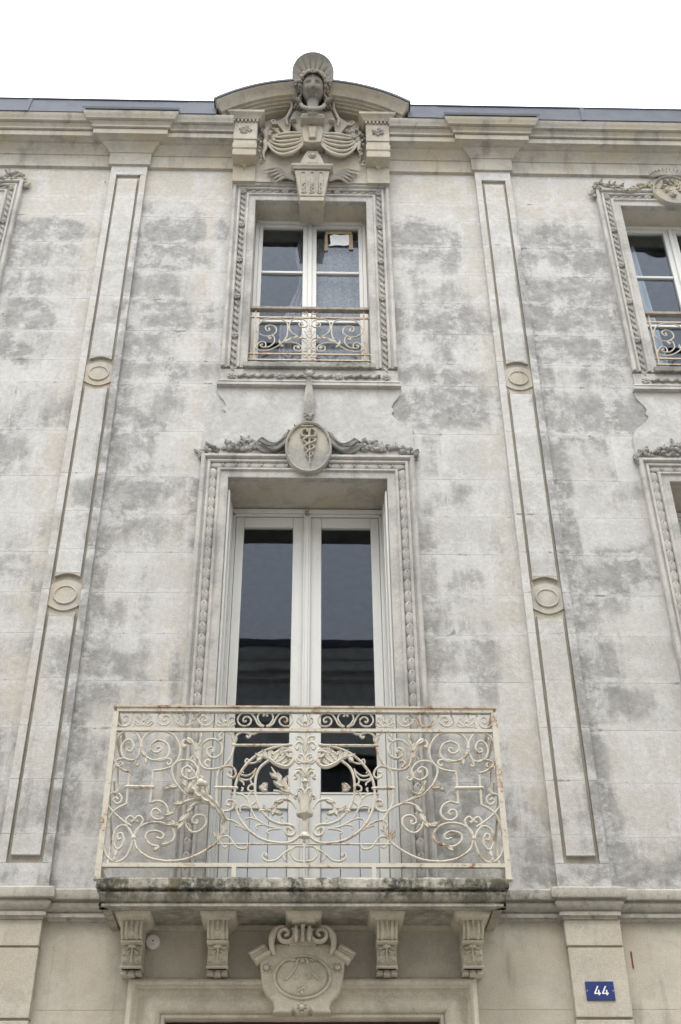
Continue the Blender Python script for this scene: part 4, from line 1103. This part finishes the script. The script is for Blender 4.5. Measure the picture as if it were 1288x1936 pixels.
# frieze between the two upper rails
def fz(c, s, pts): return [(c+s*u, 107+v*.93) for u, v in pts]
sw = [(-6, 93), (-24, 90), (-44, 75), (-58, 45), (-80, 14), (-110, 4), (-142, 20), (-156, 55), (-140, 84), (-112, 90), (-88, 78), (-80, 55), (-94, 36), (-114, 36), (-126, 52), (-117, 66), (-106, 58)]
ht = [(-6, 90), (-26, 78), (-44, 45), (-36, 14), (-18, 7), (-6, 16), (-9, 27), (-16, 24)]
for c in (282, 735):
    both('frieze_scroll', [fz(c, 1, sw), fz(c, -1, sw), fz(c, 1, ht), fz(c, -1, ht)], .0058)
both('frieze_scroll', [[(1020, 200), (1015, 150), (1035, 118), (1068, 108), (1105, 130), (1115, 165), (1095, 195), (1060, 198), (1040, 178), (1045, 148), (1070, 140), (1082, 160), (1070, 176), (1058, 164)]], .0058)
for c in (505, 965):
    q = [(0, 92), (-20, 84), (-44, 62), (-40, 42), (-26, 44), (-28, 56)]; b2 = [(0, 92), (-30, 94), (-52, 80), (-44, 66), (-34, 74)]; bud = [(0, 90), (-16, 55), (-14, 30), (0, 4)]
    both('palmette', [fz(c, 1, q), fz(c, -1, q), fz(c, 1, b2), fz(c, -1, b2), fz(c, 1, bud), fz(c, -1, bud)], .0045, blobs=((c, 165, .011), (c, 188, .010)))
q = [(0, 92), (-20, 84), (-44, 62), (-40, 42), (-26, 44), (-28, 56)]; bud = [(0, 90), (-16, 55), (-14, 30), (0, 4)]
both('palmette', [fz(cxH, 1, q), fz(cxH, -1, q), fz(cxH, 1, bud), fz(cxH, -1, bud)], .0045, blobs=((cxH, 165, .011),), only=(1,))
# upper outer double scroll with its shoulder going down to the rope tie
both('scroll', [[(975, 315), (966, 268), (925, 230), (862, 222), (797, 246), (758, 310), (762, 372), (800, 420), (850, 440), (906, 448)], straight((906, 448), (920, 628)),
  [(920, 628), (872, 618), (832, 640), (820, 682), (844, 715), (884, 722), (911, 700), (904, 670), (880, 663), (864, 680), (876, 692)],
  [(975, 315), (958, 360), (910, 388), (850, 380), (812, 384), (806, 402), (820, 416), (832, 404)],
  [(905, 388), (850, 388), (818, 350), (828, 300), (870, 277), (912, 292), (922, 325), (895, 345), (868, 335), (868, 315), (884, 316)]],
  leaves=((975, 330, .06, .014, 235), (950, 370, .05, .012, 260)), blobs=((975, 312, .013), (884, 318, .009)))
both('scroll', [[(976, 315), (985, 268), (1016, 230), (1062, 224), (1110, 260), (1136, 320), (1134, 372), (1108, 418), (1076, 444), (1038, 455)], straight((1038, 455), (1052, 636)),
  [(1052, 636), (1090, 655), (1125, 682), (1158, 740), (1180, 820), (1166, 910), (1130, 953), (1090, 960), (1046, 930), (1020, 872), (1010, 828)],
  [(976, 320), (992, 372), (1032, 392), (1074, 372), (1088, 322), (1066, 282), (1036, 276), (1017, 308), (1032, 340), (1055, 332), (1046, 314)],
  [(1030, 390), (1075, 380), (1112, 392), (1116, 418), (1094, 426), (1078, 410), (1090, 400)],
  [(985, 350), (1000, 385), (1008, 410), (996, 418), (988, 406)]], blobs=((1046, 318, .009), (1136, 312, .011), (1094, 410, .007)))
m_tie = [straight((905, 541), (1058, 539))]
both('rope_tie', m_tie, .012, blobs=tuple((908+k*9.2, 540, .013) for k in range(17)), mat=IRON)
both('scroll', [[(1022, 760), (1072, 728), (1130, 676), (1160, 628), (1152, 590), (1120, 572), (1086, 588), (1080, 618), (1104, 635), (1126, 615), (1112, 600), (1100, 610)],
  [(1008, 822), (966, 752), (958, 722), (980, 703), (1000, 720), (991, 736), (982, 730)], [(1008, 822), (1045, 762), (1050, 726), (1030, 705), (1008, 720), (1018, 736), (1026, 730)]],
  leaves=((1108, 572, .05, .014, 105), (1100, 560, .03, .01, 60)), blobs=((1008, 824, .017),))
both('scroll', [[(1010, 830), (1030, 782), (1066, 756), (1104, 776), (1122, 830), (1106, 884), (1080, 882), (1062, 842), (1074, 802), (1096, 808), (1094, 836), (1080, 832)],
  [(1104, 890), (1100, 912), (1112, 930), (1106, 955)]], leaves=((1104, 890, .045, .014, 270), (1108, 920, .04, .012, 280)), blobs=((1082, 832, .008), (1172, 822, .011)))
both('scroll', [[(1006, 828), (992, 782), (940, 747), (870, 738), (806, 760), (778, 810), (800, 850), (852, 870), (905, 866), (940, 832), (930, 797), (880, 786), (842, 806), (852, 830), (880, 824)]],
  leaves=((800, 846, .07, .014, -18), (858, 868, .05, .016, -40)), blobs=((878, 824, .009),))
both('scroll', [[(1006, 832), (985, 890), (920, 936), (850, 953), (800, 956), (720, 946), (650, 920), (590, 886), (540, 846), (510, 800), (497, 760), (498, 718), (530, 665), (590, 632), (642, 626), (692, 650), (720, 700), (715, 758), (680, 792), (640, 786), (606, 752), (606, 712), (640, 694), (674, 708), (680, 735), (658, 745), (648, 728)]],
  .0075, leaves=((680, 645, .06, .016, -45), (705, 680, .07, .02, -65), (722, 720, .06, .018, -60), (745, 745, .06, .018, -8), (770, 748, .05, .014, 25)), blobs=((654, 728, .010), (803, 956, .012)))
both('scroll', [[(600, 625), (660, 602), (722, 575), (780, 512), (802, 442), (780, 402), (730, 386), (682, 400), (655, 442), (668, 482), (705, 494), (740, 472), (740, 436), (710, 422), (690, 440), (702, 455), (714, 448)],
  [(657, 440), (664, 478), (645, 497), (630, 484), (642, 478)], [(622, 618), (680, 585), (715, 552), (735, 500)]],
  leaves=((770, 535, .06, .018, 5), (800, 532, .055, .014, -25), (700, 575, .06, .016, 55), (720, 560, .05, .014, 85), (690, 570, .05, .014, 160)), blobs=((705, 446, .010),))
both('scroll', [[(455, 300), (470, 362), (512, 420), (570, 436), (622, 430), (650, 392), (656, 332), (640, 300), (600, 270), (560, 270), (526, 300), (526, 346), (560, 372), (598, 360), (605, 326), (578, 315), (568, 335), (580, 342)],
  ([(650, 392), (668, 340), (682, 300), (710, 270), (740, 284), (738, 312), (722, 306)], [.007, .012, .013, .011, .012]), [(645, 232), (640, 268), (660, 310)], [(600, 425), (618, 402), (602, 385), (590, 394)]],
  leaves=((655, 380, .07, .02, 70), (665, 330, .07, .02, 75), (690, 290, .06, .018, 35), (655, 300, .06, .012, 110)), blobs=((578, 330, .010), (738, 305, .013)))
both('flourish', [[(455, 292), (440, 242), (402, 224), (366, 240), (376, 256), (388, 246)], [(404, 224), (352, 236), (324, 226)], [(456, 292), (470, 242), (508, 218), (540, 250), (522, 262)]],
  leaves=((455, 285, .06, .016, 100), (455, 275, .05, .016, 75), (528, 255, .03, .012, 300)), blobs=((455, 298, .016),))
both('stay_rod', [straight((130, 297), (455, 300))], .0085)
both('scroll', [[(466, 452), (484, 452), (486, 472), (462, 484), (441, 466), (455, 430), (490, 418), (530, 436), (548, 482)], straight((548, 482), (548, 625)), [(548, 625), (532, 660), (492, 673), (456, 656), (445, 630), (460, 612), (486, 614), (490, 636), (472, 642)]])
both('rope_tie', [straight((434, 541), (556, 540))], .010, blobs=tuple((437+k*9, 540, .011) for k in range(14)))
# lyre
both('lyre', [([(128, 292), (232, 312), (312, 346), (382, 406), (430, 482), (446, 562), (440, 642), (410, 722), (352, 790), (272, 836), (172, 852), (112, 840), (72, 808), (52, 790)], .0085),
  ([(252, 380), (302, 420), (326, 470), (332, 540), (324, 602), (300, 660), (250, 716), (192, 742), (146, 746), (112, 758), (100, 788), (120, 810), (150, 800), (156, 772), (136, 765), (124, 780)], .0085),
  [(330, 430), (342, 470), (358, 490), (352, 515), (330, 520)], [(352, 490), (392, 496), (426, 484)], [(330, 440), (372, 470), (412, 466), (410, 448), (398, 456)], [(300, 380), (345, 400), (388, 398), (384, 378), (372, 384)],
  [(350, 522), (368, 532), (370, 552), (350, 560), (332, 550), (334, 530), (350, 522)], [(352, 562), (372, 600), (352, 660), (318, 718), (250, 756), (182, 772)], [(372, 605), (402, 580), (436, 572)], [(350, 660), (384, 640), (412, 650), (412, 680)],
  [(300, 730), (350, 712), (384, 720), (388, 742)], [(240, 760), (290, 748), (322, 758), (318, 776)], [(190, 772), (238, 776), (262, 788), (248, 800)], [(326, 620), (350, 640), (352, 664)], [(408, 560), (400, 545), (410, 540)], [(150, 745), (176, 730), (182, 712), (172, 706)],
  [(440, 752), (400, 766), (330, 800)], [(430, 490), (400, 510), (396, 525)]],
  .0058, leaves=((300, 535, .05, .02, 150), (300, 535, .05, .02, 210), (310, 535, .055, .016, 180)), blobs=((290, 535, .016), (275, 520, .012), (275, 548, .012)))
both('acanthus_leaf', [([(120, 350), (122, 392), (160, 420), (215, 404), (262, 372), (300, 358)], [.008, .012, .014, .012, .010]), [(120, 350), (130, 322), (180, 318), (210, 330)], [(180, 400), (150, 395), (140, 370), (160, 358), (172, 375)]],
  leaves=((230, 385, .075, .022, 120), (215, 395, .08, .024, 140), (250, 375, .06, .02, 80), (190, 405, .06, .018, 150), (270, 365, .06, .02, 60)), blobs=((300, 360, .017), (160, 380, .012)))
both('acanthus_leaf', [([(98, 655), (128, 614), (182, 604), (215, 632), (226, 668), (262, 668), (296, 668)], [.006, .008, .011, .012, .011, .009, .010])],
  leaves=((170, 606, .06, .016, -20), (205, 620, .06, .018, -50), (220, 650, .055, .018, -75), (225, 668, .06, .018, 200), (250, 668, .05, .014, 40)), blobs=((298, 668, .012), (222, 668, .015)))
both('scroll', [[(382, 778), (412, 752), (452, 728), (494, 724), (520, 750), (502, 784), (482, 774)], [(540, 858), (470, 858), (400, 858), (300, 857), (60, 857)], [(374, 842), (370, 874), (392, 886), (430, 874), (470, 822), (500, 815), (528, 836), (500, 876), (480, 868)]],
  .0062, leaves=((535, 838, .07, .014, 85), (548, 820, .05, .012, 70)))
both('scroll', [[(52, 870), (100, 872), (124, 908), (96, 948), (52, 956)], ([(118, 884), (160, 908), (202, 946), (250, 954), (282, 936), (276, 912), (258, 918), (262, 930)], .0065), [(158, 906), (164, 930), (152, 950)]], .0062, blobs=((264, 922, .011),))
both('leaf_spray', [([(107, 586), (146, 547), (185, 508), (219, 459), (243, 420)], [.006, .009, .010, .008, .003]), [(125, 566), (160, 575), (195, 560), (228, 556)], [(150, 545), (140, 505), (150, 470)]],
  leaves=((150, 545, .075, .02, 60), (165, 530, .08, .022, 25), (190, 505, .07, .02, 75), (135, 560, .07, .02, 20), (175, 520, .06, .018, 110), (205, 480, .06, .016, 30)), blobs=((146, 547, .016),), only=(-1,))
both('acanthus_leaf', [([(122, 335), (150, 330), (185, 345), (215, 340), (245, 378)], [.008, .010, .013, .012, .006])], leaves=((190, 350, .06, .02, 100), (175, 360, .06, .02, 60), (205, 355, .055, .018, 130), (165, 345, .05, .018, 215), (225, 352, .05, .016, 40), (295, 360, .05, .018, 20), (300, 362, .045, .018, -50)), blobs=((190, 345, .014),))
# urn and stem on the axis
m = MB()
zz = lambda y: H(cxH, y)[2]
m.lathe([(.006, zz(820)-.01), (.030, zz(818)), (.026, zz(800)), (.012, zz(790)), (.018, zz(760)), (.020, zz(740)), (.012, zz(722)), (.026, zz(700)), (.050, zz(694)), (.052, zz(682)), (.026, zz(676)), (.030, zz(650)), (.030, zz(620)), (.034, zz(600)), (.006, zz(596))], (RC, RY, 0), 14)
m.lathe([(.004, zz(596)), (.008, zz(560)), (.010, zz(515)), (.022, zz(505)), (.010, zz(490)), (.006, zz(460)), (.006, zz(400))], (RC, RY, 0), 10)
m.lathe([(.004, zz(850)), (.010, zz(842)), (.004, zz(826))], (RC, RY, 0), 8); m.tube([(RC, RY, zz(400)), (RC, RY, 5.064)], .006, 6)
rbuild(m, 'urn')
both('plume', [([(52, 690), (60, 620), (88, 582), (108, 590), (100, 604)], [.010, .012, .010, .007]), ([(52, 640), (52, 580), (66, 546), (86, 545), (82, 558)], [.010, .010, .008, .006]), ([(52, 510), (66, 470), (88, 446), (106, 460), (98, 480), (112, 490)], [.008, .011, .011, .008]), ([(52, 500), (58, 460), (74, 430), (104, 436)], [.007, .010, .008]),
  ([(52, 400), (60, 360), (88, 350), (96, 378), (76, 392), (62, 380)], .0075), ([(52, 350), (62, 300), (90, 280), (112, 300), (100, 322), (90, 310)], .0070), ([(52, 330), (56, 280), (76, 250), (104, 250), (100, 264)], .0065), ([(60, 392), (90, 400), (112, 380), (124, 350)], .007)],
  .007, leaves=((52, 640, .09, .016, 60), (52, 620, .08, .014, 78), (52, 480, .06, .012, 70), (52, 340, .07, .012, 75)), blobs=((84, 362, .010), (62, 395, .012), (96, 310, .008)))
# the left side still keeps its full acanthus spray, traced on its own
m = MB(); GL = lambda x, y, d=0.0: cG(x, y, RY+d)
sp = catmull([GL(640, 505, -.012), GL(610, 540, -.02), GL(640, 590, -.022), GL(700, 630, -.024), GL(750, 680, -.02), GL(785, 735, -.012)], 6)
m.tube(sp, [.009, .012, .014, .013, .010, .005], 8, .9)
n = len(sp); sp2 = catmull([tuple(p) for p in sp], 2); N2 = len(sp2); v = []   # a long lobed leaf along its spine
for i, p in enumerate(sp2):
    t = i/(N2-1); d_ = sp2[min(i+1, N2-1)]-sp2[max(i-1, 0)]; d_ = d_/np.linalg.norm(d_); nn = np.array([-d_[2], 0, d_[0]])
    lob = .50+.50*abs(math.sin(6.5*math.pi*t+.6)); w_ = .050*(1-.72*t)*lob*min(1, .45+t*4)
    for q, h in ((-1, .016*lob), (-.55, -.012), (0, .004), (.55, -.012), (1, .016*lob)): v.append(p+nn*w_*q+d_*w_*.5*abs(q)+np.array([0, h-.010, 0]))
m.add(v, [(i*5+k, i*5+k+1, (i+1)*5+k+1, (i+1)*5+k) for i in range(N2-1) for k in range(4)])
m.blob(GL(640, 520, -.02), (.03, .02, .024)); m.blob(GL(665, 525, -.02), (.018, .016, .018))
for x, y, a in ((560, 540, 130), (600, 575, 100), (680, 580, 95), (545, 635, 190), (490, 690, 200), (560, 705, 230), (500, 755, 190), (545, 740, 240)):
    m.leaf(GL(x, y, -.01), .07, .018, R(a), 0, .3, .008)
m.tube(catmull([GL(640, 610), GL(560, 630), GL(500, 670), GL(478, 694)], 6), [.009, .010, .007, .004], 6)
m.tube(catmull([GL(650, 625), GL(590, 660), GL(548, 730), GL(500, 768), GL(474, 742)], 6), [.012, .012, .012, .008], 6)
m.tube(catmull([GL(785, 735), GL(765, 765), GL(785, 795), GL(800, 760)], 6), .006, 6)
rbuild(m, 'acanthus_spray')
m = MB(); m.tube(catmull([GL(735, 640), GL(740, 690), GL(790, 760), GL(780, 820)], 6), .006, 6); rbuild(m, 'scroll')

# ------------------------------------------------------------------ window guards on the upper floor
PX = 622.0
def guard(wx, label):
    GY = .035
    gr = empty('window_guard', (wx, GY, 8.74), label, 'window guard', 'low iron guards across the upper windows')
    inv = Matrix.Translation((-wx, -GY, -8.74))
    def gb(m, name, mat=IRONR):
        o = m.build(name, mat, gr, smooth=50); o.matrix_parent_inverse = inv; return o
    ax = cP(PX, 300, GY)[0]
    Hh = .515
    m = MB(); m.box(wx-Hh, wx+Hh, GY-.028, GY+.022, 9.318, 9.345); gb(m, 'handrail', WOODR)
    for z, nme in ((9.236, 'upper_rail'), (8.800, 'lower_rail'), (8.730, 'bottom_rail')):
        m = MB(); m.box(wx-Hh, wx+Hh, GY-.007, GY+.007, z-.007, z+.007); gb(m, nme)
    for sg in (-1, 1):
        m = MB(); m.box(wx+sg*.468-.007, wx+sg*.468+.007, GY-.008, GY+.008, 8.724, 9.317); gb(m, 'upright')
    def mirror(name, curves, r=.0058, leaves=(), blobs=()):
        for sg in (-1, 1):
            m = MB(); T = lambda x, y: (lambda p: (wx-sg*(p[0]-ax), GY-.001, p[2]))(cP(x, y, GY))
            for c in curves: m.tube(catmull([T(*p) for p in c], 6), r, 6, 1.2)
            for (x, y, L, W, a) in leaves: m.leaf(T(x, y), L, W, R(a) if sg < 0 else math.pi-R(a), -.004, .2, .006)
            for (x, y, q) in blobs: m.blob(T(x, y), (q, .008, q))
            gb(m, name, IRONC)
    mirror('scroll', [[(418, 250), (404, 195), (334, 162), (252, 158), (172, 186), (126, 250), (138, 292), (190, 322), (258, 322), (308, 286), (300, 242), (252, 222), (208, 240), (220, 274), (248, 268), (240, 250)],
      [(418, 250), (410, 320), (372, 380), (312, 425), (232, 458), (152, 460), (110, 432), (118, 400)], [(112, 430), (140, 396), (172, 376), (206, 388), (210, 420), (182, 430), (158, 412), (174, 400)],
      [(182, 430), (240, 424), (288, 386), (290, 338), (262, 320), (236, 334), (248, 352), (262, 340)]], blobs=((424, 246, .013), (240, 256, .009), (178, 404, .009), (250, 340, .007)))
    mirror('scroll', [[(426, 250), (440, 196), (490, 163), (556, 166), (604, 202), (588, 238), (540, 238), (522, 212), (548, 197), (564, 214), (550, 222)], [(426, 250), (452, 292), (520, 336), (588, 388), (616, 425)],
      [(372, 384), (450, 384), (520, 402), (552, 440), (522, 468), (482, 455), (476, 426), (510, 416), (526, 434), (512, 442)], [(560, 470), (590, 460), (616, 425)]], leaves=((380, 380, .10, .016, 32), (440, 348, .08, .018, 12), (500, 340, .06, .016, -10), (345, 405, .06, .012, 100), (350, 410, .035, .012, -35)), blobs=((548, 212, .009), (508, 430, .010)))
    mirror('flower', [[(616, 380), (590, 350), (560, 345), (545, 330), (555, 315)], [(616, 330), (596, 315), (585, 295), (575, 280)], [(616, 400), (595, 415), (585, 440)]], .006, blobs=((600, 115, .012), (575, 118, .013), (560, 108, .009), (590, 100, .010), (605, 135, .008), (600, 515, .012), (575, 520, .013), (560, 510, .009), (590, 500, .010), (604, 538, .008)))
    m = MB()
    for y, q in ((230, .008), (255, .010), (278, .012), (305, .011), (335, .014), (362, .012), (385, .015), (405, .012), (430, .010)): m.blob((wx, GY, cP(PX, y, GY)[2]), (q, .010, q*1.25))
    m.tube([(wx, GY, 8.80), (wx, GY, 9.236)], .005, 6)
    gb(m, 'centre_stem', IRONC)
IRONC = mat_iron('pale_rusting_iron', (.50, .455, .38), (.34, .18, .08), .56, .70)
guard(CX, 'low rusty cream iron guard across the middle upper window under the carved head')
guard(CX+BAY, 'low pale iron guard across the upper window at the right edge')
guard(CX-BAY, 'low iron guard across the upper window beyond the left edge')

# ------------------------------------------------------------------ loose things
def curtain(name, x0, x1, z0, z1, y, mat, label, waves=9, shape=None, amp=.02):
    m = MB(); nx, nz = 48, 30; v = []
    for j in range(nz+1):
        t = j/nz; z = z0+(z1-z0)*t
        a, b = (x0, x1) if not shape else shape(t)
        for i in range(nx+1):
            s_ = i/nx; v.append((a+(b-a)*s_, y+amp*math.sin(s_*waves*6.28+1.5*t)*(.5+.5*(1-t)), z))
    W2 = nx+1; m.add(v, [(j*W2+i, j*W2+i+1, (j+1)*W2+i+1, (j+1)*W2+i) for j in range(nz) for i in range(nx)])
    o = m.build(name, mat, smooth=80); so = o.modifiers.new('solid', 'SOLIDIFY'); so.thickness = .002
    return tag(o, label, 'curtain')
curtain('lace_curtain', CX+.03, CX+.50, 8.5, 10.60, .33, LACE, 'patterned lace curtain hanging flat behind the right panes of the middle upper window', 5, amp=.010)
curtain('draped_curtain', CX-.3, CX-.02, 8.5, 10.62, .34, LACE, 'lace curtain drawn into a bulging drape behind the left panes of the middle upper window', 4,
        lambda t: (CX-(.27 if t < .45 else .27-.17*min(1, (t-.45)/.25) if t < .78 else .10+.04*math.sin((t-.78)*14)), CX-.02), .02)
curtain('net_curtain', CX+BAY-.5, CX+BAY-.26, 8.5, 10.6, .36, NET, 'white net curtain drawn aside behind the upper window at the right edge', 4, lambda t: (CX+BAY-.5, CX+BAY-.22-.10*t), .02)
m = MB(); m.prism([at(497+124, 445, .222)[0::2], at(622, 467, .222)[0::2], at(661, 465, .222)[0::2], at(659, 447, .222)[0::2], at(640, 442, .222)[0::2]], .233, .236)
# paper patch over a broken corner of the pane
pp = empty('paper_patch', (.245, .23, 10.51), 'torn white paper taped with brown strips inside the top right pane', 'paper')
iv = Matrix.Translation((-.245, -.23, -10.51))
q = lambda pts: [(a, b) for a, b in pts]
o = MB().prism(q([(.150, 10.41), (.175, 10.44), (.165, 10.55), (.205, 10.575), (.27, 10.56), (.345, 10.575), (.35, 10.43), (.30, 10.415), (.24, 10.425)]), .2435, .2475).build('paper_sheet', PAPER, pp); o.matrix_parent_inverse = iv
for a, b, c, d in ((.125, .375, 10.575, 10.615), (.345, .385, 10.36, 10.5745), (.115, .149, 10.34, 10.5745)):
    o = MB().prism([(a, c), (b, c+.006), (b-.004, d), (a+.003, d-.004)], .2425, .2465).build('tape_strip', TAPE, pp); o.matrix_parent_inverse = iv
# alarm disc
al = empty('wall_sounder', (-.913, -.001, 3.885), 'round white plastic disc fixed to the wall beside the leftmost corbel', 'alarm box')
o = MB().lathe([(.042, 0), (.044, .006), (.044, .022), (.040, .030), (.030, .033)], (0, 0, 0), 32, 'y').build('disc_housing', PLASTIC, al, smooth=40)
m = MB(); m.lathe([(.005, .0), (.005, .0345), (.003, .0355)], (0, 0, .004), 10, 'y'); m.build('indicator_dot', DOORR, al)
m = MB()
for k in range(3): m.box(-.010+.007*k, -.006+.007*k, -.0345, -.031, -.018, -.014)
m.build('slot_row', METAL, al)
# number plate
npx, npz = 1.725, 3.590
npl = empty('number_plate', (npx, -.056, npz), 'small blue enamel house number plate with white 44 on the right ground floor pilaster', 'sign')
m = MB(); m.prism([(-.084, -.054), (.084, -.054), (.084, .054), (-.084, .054)], -.007, -.0005); m.build('plate', BLUE, npl, bevel=.002)
def four(x):
    m = MB(); y0, y1 = -.009, -.0068
    m.prism([(x+.004, -.030), (x+.013, -.030), (x+.013, .006), (x+.004, .006)], y0, y1)
    m.prism([(x-.024, -.0135), (x+.0035, -.0135), (x+.0035, -.0215), (x-.024, -.0215)], y0, y1)
    m.prism([(x+.0135, -.0135), (x+.021, -.0135), (x+.021, -.0215), (x+.0135, -.0215)], y0, y1)
    m.prism([(x-.024, -.0130), (x-.014, -.0130), (x+.010, .032), (x+.000, .032)], y0, y1)
    return m.build('numeral', WHITEE, npl, smooth=0)
for nx_ in (-.016, .030):
    f4 = four(0); f4.location = (nx_, 0, 0); f4.scale = (.86, 1, .84)
for sx in (-1, 1): MB().blob((sx*.076, -.007, 0), (.004, .002, .004)).build('screw', METAL, npl)

# ------------------------------------------------------------------ the house across the street (seen mirrored in the panes)
RENDERW = mat_plain('pale_lime_render', (.74, .72, .67), .9, .1, 0, .2, 2)
opp = empty('opposite_house', (0, -9, 0), 'pale stone house across the street, seen mirrored in the window panes', 'house')
io = Matrix.Translation((0, 9, 0))
def ob(m, name, mat, parent=opp, **k):
    o = m.build(name, mat, parent, **k)
    if parent is opp: o.matrix_parent_inverse = io
    return o
ow = []
rects = [(-14, 14, 0, 11.2)]
for k in range(-4, 5):
    for z0_, z1_ in ((4.4, 7.4), (8.3, 9.75), (.9, 3.2)):
        ow.append((k*2.9+.7-.55, k*2.9+.7+.55, z0_, z1_)); rects = minus(rects, ow[-1])
m = MB()
for q in rects: m.box(q[0], q[1], -9.4, -9.0, q[2], q[3])
ob(m, 'wall', RENDERW, smooth=0)
m = MB(); m.sweep([(14, -9), (-14, -9)], [(0, 10.55), (.04, 10.56), (.04, 10.72), (.07, 10.76), (.08, 10.98), (.16, 11.0), (.16, 11.10), (.25, 11.12), (.26, 11.28), (.30, 11.3), (.36, 11.42), (.36, 11.48), (0, 11.5)], XY, side=-1); ob(m, 'cornice', RENDERW)
m = MB(); m.sweep([(14, -9), (-14, -9)], [(.37, 11.482), (.39, 11.482), (.39, 11.60), (.3, 11.66), (.3, 11.49)], XY, side=-1); ob(m, 'gutter', ZINC)
m = MB(); m.add([(-14, -8.7, 11.6), (14, -8.7, 11.6), (14, -14, 14), (-14, -14, 14), (14, -19, 11.6), (-14, -19, 11.6)], [(0, 1, 2, 3), (3, 2, 4, 5), (0, 3, 5), (1, 4, 2)]); ob(m, 'roof', SLATE, smooth=0)
m = MB(); m.box(-14, 14, -18.5, -13, 0, 11.6); ob(m, 'rear_block', DARK, smooth=0)
for q in ow:
    m = MB(); m.sweep([(q[0], q[2]), (q[0], q[3]), (q[1], q[3]), (q[1], q[2])], [(.16, -8.99), (.16, -8.94), (0, -8.95), (0, -9.1)], XZ, side=1); w = ob(m, 'window', RENDERW)
    m = MB(); m.box(q[0], q[1], -9.27, -9.25, q[2], q[3]); m.build('pane', OPANE, w)
    m = MB(); c = (q[0]+q[1])/2; m.box(c-.04, c+.04, -9.25, -9.22, q[2], q[3]); m.box(q[0], q[0]+.07, -9.25, -9.22, q[2], q[3]); m.box(q[1]-.07, q[1], -9.25, -9.22, q[2], q[3]); m.build('sash', PAINT, w)
for k in range(-4, 5):
    m = MB(); x = k*2.9+2.15; m.box(x-.2, x+.2, -9.0, -8.93, 4.2, 10.3); m.box(x-.26, x+.26, -9.0, -8.88, 10.3, 10.54); ob(m, 'pilaster', RENDERW)
